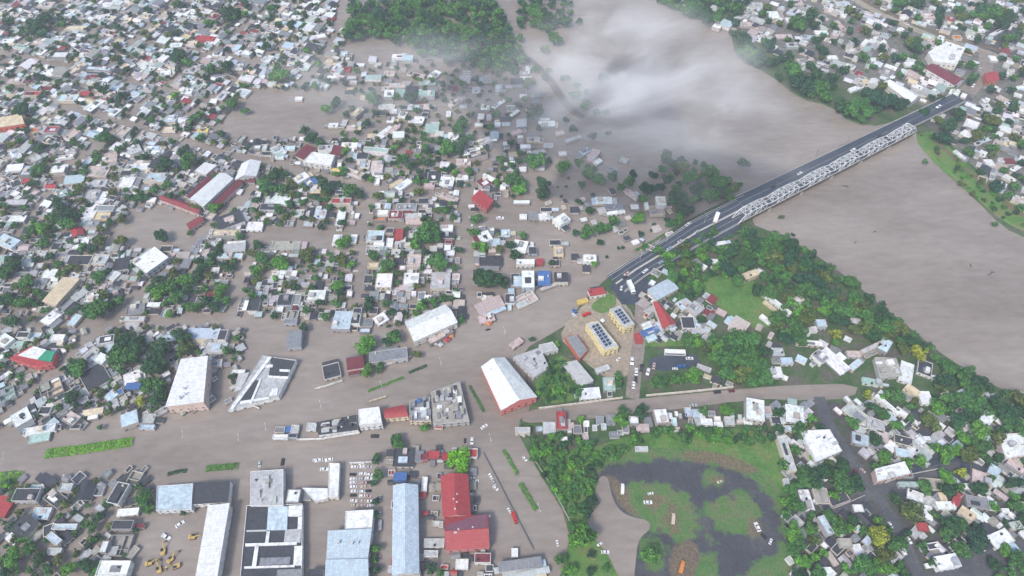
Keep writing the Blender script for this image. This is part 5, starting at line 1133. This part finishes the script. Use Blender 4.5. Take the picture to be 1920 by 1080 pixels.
# ------------------------------------------------------------------ vehicles
def prof_mesh(name, prof, w, mat, taper=None):
    """side profile (x, z) extruded across y; taper: half-width per profile point"""
    b = MB(); n = len(prof); hw = taper or [w / 2] * n
    b.v = [(p[0], -h, p[1]) for p, h in zip(prof, hw)] + [(p[0], h, p[1]) for p, h in zip(prof, hw)]
    for i in range(n):
        j = (i + 1) % n; b.f.append((i, j, n + j, n + i)); b.mi.append(0)
    b.f.append(tuple(range(n - 1, -1, -1))); b.f.append(tuple(range(n, 2 * n))); b.mi += [0, 0]
    return b.mesh(name, mat)
def wheel_mesh(r, w):
    b = MB(); n = 10
    for y in (-w / 2, w / 2): b.v += [(r * math.cos(i * 6.2832 / n), y, r * math.sin(i * 6.2832 / n)) for i in range(n)]
    for i in range(n): j = (i + 1) % n; b.f.append((i, j, n + j, n + i)); b.mi.append(0)
    b.f += [tuple(range(n - 1, -1, -1)), tuple(range(n, 2 * n))]; b.mi += [0, 0]
    return b.mesh('wheel', M['rubber'])
WH = wheel_mesh(.34, .24); WHB = wheel_mesh(.5, .32)
CAR_B = prof_mesh('body', [(-2.2, .32), (2.2, .32), (2.24, .62), (2.1, .82), (1.0, .98), (.95, 1.0), (-1.75, 1.02), (-2.15, .95), (-2.24, .6)], 1.78, M['paint'])
CAR_G = prof_mesh('window_glass', [(-1.7, 1.0), (.95, .98), (.25, 1.42), (-1.2, 1.44)], 1.6, M['glass'], [.80, .80, .66, .66])
CAR_R = prof_mesh('car_roof', [(-1.24, 1.42), (.28, 1.40), (.2, 1.49), (-1.15, 1.5)], 1.3, M['paint'], [.69, .69, .62, .62])
TRK_C = prof_mesh('cab', [(2.2, .5), (4.0, .5), (4.05, 1.4), (3.75, 2.3), (2.2, 2.35)], 2.2, M['paint'])
TRK_W = prof_mesh('windscreen', [(3.95, 1.45), (4.07, 1.45), (3.80, 2.2), (3.68, 2.2)], 1.9, M['glass'])
TRK_X = prof_mesh('cargo_box', [(-4.2, .9), (2.05, .9), (2.05, 3.1), (1.95, 3.2), (-4.1, 3.2), (-4.2, 3.1)], 2.4, M['paint'])
TRK_F = prof_mesh('chassis', [(-4.2, .5), (2.2, .5), (2.2, .88), (-4.2, .88)], 1.2, M['rubber'])
BUS_B = prof_mesh('body', [(-5.8, .45), (5.8, .45), (5.85, 1.3), (5.6, 2.9), (5.4, 3.05), (-5.7, 3.05), (-5.85, 2.9)], 2.5, M['paint'])
BUS_W = prof_mesh('window_band', [(-5.4, 1.55), (5.0, 1.55), (5.0, 2.4), (-5.4, 2.4)], 2.54, M['glass'])
BUS_V = prof_mesh('roof_unit', [(-3.5, 3.05), (-1.2, 3.05), (-1.3, 3.3), (-3.4, 3.3)], 1.6, M['paint'])
CPAL = dict(W=(.72,.73,.74), L=(.42,.44,.46), D=(.03,.032,.038), B=(.25,.38,.5), U=(.04,.14,.36), R=(.42,.03,.03), M=(.16,.02,.04), P=(.5,.36,.36), Y=(.55,.40,.10), O=(.55,.22,.05), T=(.5,.45,.34), N=(.3,.45,.38))
def road_z(x, y):
    yl = 520 - (x - 1160) * .519
    if 1150 < x < 1800 and abs(y - yl) < 22 and not (x < 1200 and y > yl + 14):
        zs = [(1150, .75), (1193, 1.4), (1250, 2.8), (1306, 4.2), (1390, 5.06), (1800, 6.06)]
        for (a, za), (b, zb) in zip(zs, zs[1:]):
            if a <= x <= b: return za + (zb - za) * (x - a) / (b - a) + .05
    return None
VR = Ranker()
SUR = [(o, [(v.co.x, v.co.y) for v in o.data.vertices], o.data.vertices[0].co.z) for o in col.objects if o.get('kind') == 'structure' and o.type == 'MESH' and o.name.split('.')[0] in ('road', 'yard', 'tarmac', 'grass_park', 'grass_island', 'dirt_patch', 'pavement', 'water', 'terrain', 'grass_lot', 'field')]
def surf_z(x, y):
    """height of the topmost sheet under a point"""
    z = -.45; P = Vector((x, y, 50))
    for o, vs_, _ in SUR:
        if o.name == 'water' and len(vs_) == 4: continue
        ok, loc, nrm, idx = o.ray_cast(P, Vector((0, 0, -1)))
        if ok and loc.z > z: z = loc.z if not o.name.startswith('water') else max(z, loc.z - .45)
    return z
bpy.context.view_layer.update()
def vehicle(x, y, L, a, kind, c, name_hint=None):
    z = road_z(x, y)
    if z is None: g = at(x, y, .6); z = surf_z(g.x, g.y)
    p = at(x, y, z + .7); q = at(x + math.cos(math.radians(a)), y - math.sin(math.radians(a)), z + .7); d = q - p
    Lm = L * d.length; rz = math.atan2(d.y, d.x); r = random.Random(int(x * 3 + y))
    if kind == 'c' and r.random() < .5: rz += math.pi
    base = dict(c=4.48, t=8.25, b=11.7)[kind]; sc = min(1.35, max(.8, Lm / base)); 
    nm = dict(c='parked_car', t='truck', b='bus')[kind]
    o = empty(nm, (p.x, p.y, z), rz); o.scale = (sc,) * 3
    cl = (*jit(CPAL[c], r, .05), 1); wt = (*CPAL['W'], 1)
    def add(me, loc=(0, 0, 0), cc=None):
        k = bpy.data.objects.new(me.name, me); col.objects.link(k); k.parent = o; k.location = loc
        if cc: k.color = cc
    if kind == 'c':
        add(CAR_B, cc=cl); add(CAR_G); add(CAR_R, cc=cl)
        for sx in (-1.35, 1.4):
            for sy in (-.8, .8): add(WH, (sx, sy, .34))
    elif kind == 't':
        add(TRK_C, cc=cl if c != 'W' else wt); add(TRK_W); add(TRK_X, cc=cl); add(TRK_F)
        for sx in (-3.2, -2.1, 3.1):
            for sy in (-.95, .95): add(WHB, (sx, sy, .5))
    else:
        add(BUS_B, cc=cl); add(BUS_W); add(BUS_V, cc=wt)
        for sx in (-3.6, 3.6):
            for sy in (-1.05, 1.05): add(WHB, (sx, sy, .5))
    cn = dict(W='white', L='grey', D='dark', B='light blue', U='blue', R='red', M='maroon', P='pinkish', Y='yellow', O='orange', T='beige', N='pale green')[c]
    where = 'on the road bridge' if road_z(x, y) else 'standing in floodwater' if z < 0.3 else 'on dry ground'
    noun = dict(c='car', t='truck', b='bus')[kind]
    tag(o, None, noun, dict(c='cars across the town', t='trucks across the town', b='buses')[kind])
    VR.add(f"{cn} {noun} {where}", p.x, p.y, o)
for ln in CARS.strip().splitlines():
    for e in ln.split('|'):
        x, y, L, a, k, c = e.split()
        if float(L) > 0: vehicle(float(x), float(y), float(L), float(a), k, c)
_r = random.Random(5)
for (x, y) in CARLOT: vehicle(x + _r.uniform(-2, 2), y + _r.uniform(-1, 1), 13, _r.uniform(-6, 6), 'c', _r.choice('WWWWWPLDT'))
VR.run()

# ------------------------------------------------------------------ yellow machines in the flooded yard
def machine_parts():
    P = []
    b = MB()
    for y in (-1.1, 1.1): b.prism([(-1.9, y - .3), (1.9, y - .3), (1.9, y + .3), (-1.9, y + .3)], .05, .8, bottom=True)
    P.append(('track', b, 'rubber', None))
    b = MB(); b.box(-.3, 0, 3.4, 2.4, .95, 1.9); b.box(-1.6, 0, 1.2, 2.3, 1.0, 2.3); P.append(('body', b, 'paint', (.52, .37, .13)))
    b = MB(); b.box(.5, .65, 1.5, 1.0, 1.92, 2.9); P.append(('cab', b, 'glass', None))
    b = MB(); b.bar((1.2, -.3, 1.7), (3.6, -.3, 4.1), .5, .5); b.bar((3.6, -.3, 4.1), (5.2, -.3, 3.3), .45, .45); P.append(('boom', b, 'paint', (.52, .37, .13)))
    b = MB(); b.bar((5.2, -.3, 3.4), (5.6, -.3, 1.3), .35, .4); P.append(('arm', b, 'paint', (.52, .37, .13)))
    b = MB(); b.prism([(5.2, -.9), (6.3, -.9), (6.3, .3), (5.2, .3)], .5, [1.3, .9, .9, 1.3], bottom=True); P.append(('bucket', b, 'paint', (.20, .15, .07)))
    return P
MP = [(n, b.mesh(n, M[m]), c) for n, b, m, c in machine_parts()]
for (x, y, a, lb) in ((307, 1034, 100, 'yellow excavator with its boom raised, uppermost of the flooded yard'), (321, 1050, 60, 'yellow excavator in the middle of the flooded yard group'), (331, 1062, 200, 'yellow excavator nearest the long white roof in the flooded yard'),
                      (281, 1056, 20, 'yellow excavator standing apart nearest the grey courtyard house'), (299, 1068, 120, 'yellow excavator at the lower end of the flooded yard group'), (362, 1007, 5, 'yellow excavator alone beside the long white wall')):
    p = at(x, y, .5); o = tag(empty('excavator', (p.x, p.y, -.35), math.radians(a)), lb, 'excavator', 'excavators in the flooded yard')
    for n, me, c in MP:
        k = bpy.data.objects.new(n, me); col.objects.link(k); k.parent = o
        if c: k.color = (*c, 1)
# ------------------------------------------------------------------ hedges, walls, lamps, stalls, floating things
def hedge(label, ps, w_px, hgt, tonec, dens=9):
    L = chaikin([at(*p, hgt * .6) for p in pts(ps)], 1, False); Vs = []; g = np.random.default_rng(len(label))
    k = (at(pts(ps)[0][0] + 1, pts(ps)[0][1]) - at(*pts(ps)[0])).length; w = w_px * k; P = []
    z0 = surf_z(L[0].x, L[0].y); z0 = max(0, z0)
    for a, b in zip(L, L[1:]):
        d = b - a; n = int(d.length * w * dens) + 4; t = g.uniform(0, 1, n); s = g.uniform(-1, 1, n)
        nrm = np.array([-d.y, d.x]) / max(.01, math.hypot(d.x, d.y))
        bump = .75 + .35 * np.sin(t * d.length * .9 + g.uniform(0, 6)) * g.uniform(.6, 1, n)
        z = hgt * np.sqrt(np.clip(1 - .75 * s * s, 0, 1)) * bump
        P.append(np.stack([a.x + d.x * t + nrm[0] * s * w / 2, a.y + d.y * t + nrm[1] * s * w / 2, z0 + z * g.uniform(.75, 1.0, n)], 1))
    C = np.concatenate(P); n = len(C); nr = g.normal(size=(n, 3)) * .55 + np.array([0, 0, .9]); nr /= np.linalg.norm(nr, axis=1)[:, None]
    t = np.cross(nr, g.normal(size=(n, 3))); t /= np.linalg.norm(t, axis=1)[:, None]; b = np.cross(nr, t); s = g.uniform(.22, .5, (n, 1))
    V = np.stack([C + t * s, C + b * s * .7, C - t * s, C - b * s * .7], 1).reshape(-1, 3).astype(np.float32)
    org = Vector((L[0].x, L[0].y, 0)); V -= np.array([org.x, org.y, 0], dtype=np.float32)
    o = bpy.data.objects.new('hedge', quads_mesh('hedge', V, [M['leaf']])); col.objects.link(o); o.location = org; o.color = (*TONE[tonec], 1)
    tag(o, label, 'hedge')
hedge('long bright green hedge island in the flooded boulevard', '84,850 130,845 180,838 248,827', 20, 2.2, 'L')
hedge('short dark green hedge island above the black roof', '385,878 446,873', 13, 1.8, 'B')
hedge('bright green bush island at the left edge of the boulevard', '-12,902 14,897 34,900', 34, 2.4, 'L')
hedge('thin green median strip at the middle of the boulevard', '690,733 724,720 757,707', 6, 1.0, 'B')
hedge('dark low median strip at the upper end of the boulevard', '766,699 782,692 800,685', 6, 1.0, 'D')
hedge('narrow hedge strip in the southern avenue, upper piece', '944,843 958,866 971,890', 7, 1.5, 'B')
hedge('wider hedge strip in the southern avenue, lower piece', '976,905 990,930 1006,956', 10, 1.7, 'B')
hedge('thin median of bushes beside the red-ended warehouse', '880,722 893,745 908,772', 6, 1.0, 'M')
hedge('ragged low bushes above the grey-blue flat roof', '313,889 330,884 350,882', 8, 1.3, 'D')
hedge('green creeper row along the walled shrub thicket', '1003,868 1030,905 1062,958', 7, 2.2, 'M')
hedge('planted strip behind the slanting grey-blue roof', '1040,690 1065,715 1090,738', 12, 2.4, 'M')
hedge('green strip on the river side of the causeway', '1190,470 1250,437 1320,398 1380,370', 6, 2.0, 'M')
hedge('weedy strip along the dry side of the causeway', '1215,525 1270,496 1330,462 1390,430', 9, 2.0, 'M')
def wall_run(label, ps, h, t, c):
    b = MB(); L = [at(*p, h) for p in pts(ps)]; o0 = Vector((L[0].x, L[0].y, 0))
    z0 = base_z(*L[0].xy)
    for a, q in zip(L, L[1:]):
        d = (q - a); d.z = 0; d.normalize(); n = Vector((-d.y, d.x, 0)) * t / 2; a = a - o0; q = q - o0
        b.prism([tuple((a - n).xy), tuple((q - n).xy), tuple((q + n).xy), tuple((a + n).xy)], z0, h, bottom=True)
    o = b.obj('boundary_wall', M['wall'], None, c, o0); tag(o, label, 'wall')
wall_run('long pale boundary wall running from the red-ended warehouse along the muddy street', '1010,764 1085,755 1168,744', 3.0, .4, (.62, .57, .5))
wall_run('long pale boundary wall right of the street mouth, along the muddy street', '1212,740 1290,733 1376,724', 3.0, .4, (.66, .60, .53))
wall_run('mossy green boundary wall beside the southern avenue', '1003,862 1035,912 1072,982', 2.2, .4, (.30, .34, .26))
wall_run('white street wall below the dark blue-grey gabled ruin', '590,728 612,722 642,712', 2.4, .4, (.68, .68, .66))
wall_run('white street wall of the long slate roof under the green trees', '714,686 742,677 770,667', 2.4, .4, (.68, .68, .66))
wall_run('white street wall along the foot of the long dark roof', '556,823 600,822 674,810', 2.6, .5, (.72, .72, .70))
wall_run('white gateway wall at the head of the car lot', '655,867 700,865', 2.6, .4, (.7, .7, .7))
wall_run('grey fence wall along the inner side of the southern avenue', '905,848 935,905 962,958 1000,1030', 1.6, .3, (.25, .25, .25))
wall_run('pale wall of the long white shop in the boulevard wedge', '428,770 470,758 486,765', 2.0, .4, (.7, .7, .68))
wall_run('cream wall fragment behind the tall white shop block', '692,752 724,742', 2.4, .5, (.62, .55, .40))
wall_run('pale wall beside the crossroads compound on dry ground', '1660,905 1700,890 1766,877', 2.0, .35, (.5, .5, .48))
wall_run('low wall at the crossroads south of the black patio house', '1562,953 1590,942 1622,928', 1.8, .35, (.48, .45, .43))
wall_run('white wall rim of the pale green courtyard house', '-4,752 12,751 30,735', 2.2, .4, (.68, .7, .68))
pole = MB(); pole.cyl((0, 0), .11, .07, -.6, 9.0, 8)
armm = MB(); armm.bar((0, 0, 8.9), (1.9, 0, 9.3), .09); armm.bar((0, 0, 8.9), (-1.9, 0, 9.3), .09)
headm = MB(); headm.box(2.2, 0, .9, .3, 9.22, 9.36)
head2 = MB(); head2.box(-2.2, 0, .9, .3, 9.22, 9.36)
LMS = [('pole', pole.mesh('pole', M['steel'])), ('arm', armm.mesh('arm', M['steel'])), ('lamp_head', headm.mesh('lamp_head', M['steel'])), ('lamp_head', head2.mesh('lamp_head', M['steel']))]
LR = Ranker()
for (x, y) in ((606, 770), (828, 690), (946, 632), (22, 866), (505, 812), (352, 826), (718, 733), (1250, 452), (1320, 418), (1200, 487), (455, 832), (920, 832), (1010, 962)):
    z = road_z(x, y) or max(-.3, surf_z(*at(x, y).xy)); p = at(x, y, max(0, z)); o = empty('street_lamp', (p.x, p.y, max(0, z)), 1.9)
    for n, me in LMS: k = bpy.data.objects.new(n, me); col.objects.link(k); k.parent = o
    tag(o, None, 'street lamp', 'boulevard street lamps'); LR.add('tall double-armed grey street lamp', p.x, p.y, o)
LR.run()
SL = Ranker()
for (x, y, s, c) in ((803, 634, 5, 'M'), (815, 641, 4, 'P'), (826, 645, 3.4, 'L'), (838, 636, 4, 'R'), (846, 628, 3.6, 'O'), (820, 628, 4, 'D'), (1130, 600, 3, 'W'), (916, 605, 4, 'O'), (925, 598, 3.4, 'D'), (796, 860, 4, 'R')):
    z = max(-.4, surf_z(*at(x, y).xy)); p = at(x, y, 2.6 + z); o = empty('market_stall', (p.x, p.y, z), random.Random(x).uniform(0, 1.5))
    b = MB(); b.v = [(-s/2, -s/2, 2.3), (s/2, -s/2, 2.3), (s/2, s/2, 2.3), (-s/2, s/2, 2.3), (0, 0, 3.2)]; b.f = [(0, 1, 4), (1, 2, 4), (2, 3, 4), (3, 0, 4), (3, 2, 1, 0)]; b.mi = [0] * 5
    b.obj('canopy', M['paint'], o, PAL[c])
    for sx in (-1, 1):
        for sy in (-1, 1):
            b = MB(); b.cyl((sx * (s/2 - .15), sy * (s/2 - .15)), .06, .06, 0, 2.32, 6); b.obj('post', M['steel'], o)
    tag(o, None, 'stall', 'small canopied stalls by the boulevard'); SL.add(f"{CNAME[c]} canopied stall", p.x, p.y, o)
SL.run()
for (x, y, l, a, lb) in ((1858, 513, 7, 20, 'dark forked driftwood floating in the river at the right'), (1604, 455, 3, 40, 'small dark snag below the bridge in midstream'), (1640, 435, 2.5, 10, 'small dark branch in midstream near the levee'), (1585, 350, 5, -30, 'brown debris raft just below the truss bridge'), (1530, 300, 34, 27, 'long brown debris line caught along the upstream side of the bridge'), (1590, 268, 22, 27, 'shorter brown debris line upstream toward the far bank'), (1820, 498, 3, 60, 'lone dark branch left of the forked driftwood')):
    p = at(x, y); o = empty('driftwood', p, math.radians(a)); o = o
    b = MB(); b.bar((-l/2, 0, .05), (l/2, .3, .25), .5, .5); b.obj('log', M['bark'], o)
    b = MB(); b.bar((0, .1, .2), (l * .35, l * .3, .7), .25, .25); b.bar((-l * .2, 0, .2), (-l * .35, -l * .25, .5), .2, .2); b.obj('branch', M['bark'], o)
    tag(o, lb, 'driftwood')

# ------------------------------------------------------------------ air: thin even haze round the whole place, and low drifting mist
def box_obj(name, lo, hi, mat):
    b = MB(); b.prism([(lo[0], lo[1]), (hi[0], lo[1]), (hi[0], hi[1]), (lo[0], hi[1])], lo[2], hi[2], bottom=True); return b.obj(name, mat)
hm = bpy.data.materials.new('haze'); hm.use_nodes = True; n = hm.node_tree.nodes; n.clear()
out = n.new('ShaderNodeOutputMaterial'); pv = n.new('ShaderNodeVolumePrincipled'); hm.node_tree.links.new(pv.outputs[0], out.inputs['Volume'])
pv.inputs['Color'].default_value = (.80, .88, .95, 1); pv.inputs['Density'].default_value = 0.00016; pv.inputs['Anisotropy'].default_value = 0.0
tag(box_obj('haze', (-4200, -3400, -4), (4200, 5000, 425), hm), kind='stuff')
def mist(label, px, py, z, size, rot, dens, seed):
    m = bpy.data.materials.new('mist'); m.use_nodes = True; nt = m.node_tree; n = nt.nodes; n.clear()
    out = n.new('ShaderNodeOutputMaterial'); pv = n.new('ShaderNodeVolumePrincipled'); nt.links.new(pv.outputs[0], out.inputs['Volume'])
    pv.inputs['Color'].default_value = (.95, .97, 1, 1); pv.inputs['Anisotropy'].default_value = -0.25
    tc = n.new('ShaderNodeTexCoord')
    mp = n.new('ShaderNodeMapping'); mp.inputs['Scale'].default_value = (1/size[0], 1/size[1], 1/size[2]); nt.links.new(tc.outputs['Object'], mp.inputs[0])
    ln = n.new('ShaderNodeVectorMath'); ln.operation = 'LENGTH'; nt.links.new(mp.outputs[0], ln.inputs[0])
    fall = n.new('ShaderNodeMapRange'); fall.inputs[1].default_value = 1.0; fall.inputs[2].default_value = 0.15; fall.interpolation_type = 'SMOOTHSTEP'; nt.links.new(ln.outputs[1], fall.inputs[0])
    mp2 = n.new('ShaderNodeMapping'); mp2.inputs['Location'].default_value = (seed, seed * 2, 0); mp2.inputs['Scale'].default_value = (.75, 1.6, 2.2); mp2.inputs['Rotation'].default_value = (0, 0, .5); nt.links.new(tc.outputs['Object'], mp2.inputs[0])
    no = n.new('ShaderNodeTexNoise'); no.inputs['Scale'].default_value = .016; no.inputs['Detail'].default_value = 4; no.inputs['Roughness'].default_value = .6; no.inputs['Distortion'].default_value = .6; nt.links.new(mp2.outputs[0], no.inputs['Vector'])
    mr = n.new('ShaderNodeMapRange'); mr.inputs[1].default_value = .44; mr.inputs[2].default_value = .76; nt.links.new(no.outputs[0], mr.inputs[0])
    mu = n.new('ShaderNodeMath'); mu.operation = 'MULTIPLY'; nt.links.new(fall.outputs[0], mu.inputs[0]); nt.links.new(mr.outputs[0], mu.inputs[1])
    m2 = n.new('ShaderNodeMath'); m2.operation = 'MULTIPLY'; m2.inputs[1].default_value = dens; nt.links.new(mu.outputs[0], m2.inputs[0]); nt.links.new(m2.outputs[0], pv.inputs['Density'])
    o = box_obj('mist', (-size[0], -size[1], -size[2]), size, m); o.location = at(px, py, z); o.rotation_euler = (0, 0, rot)
    tag(o, label, 'mist', kind='stuff')
mist('bright white wisp of low cloud over the river above the bridge', 1190, 125, 60, (140, 140, 30), .5, .040, 3)
mist('thin veil of low cloud over the river toward the bridge', 1330, 225, 58, (120, 85, 26), -.3, .018, 11)
mist('thin smoky veil over the flooded houses by the far wood', 800, 135, 50, (190, 80, 24), .1, .020, 23)
mist('thin smoky veil along the edge of the flooded houses and the river', 1060, 270, 45, (170, 60, 20), -.5, .012, 31)
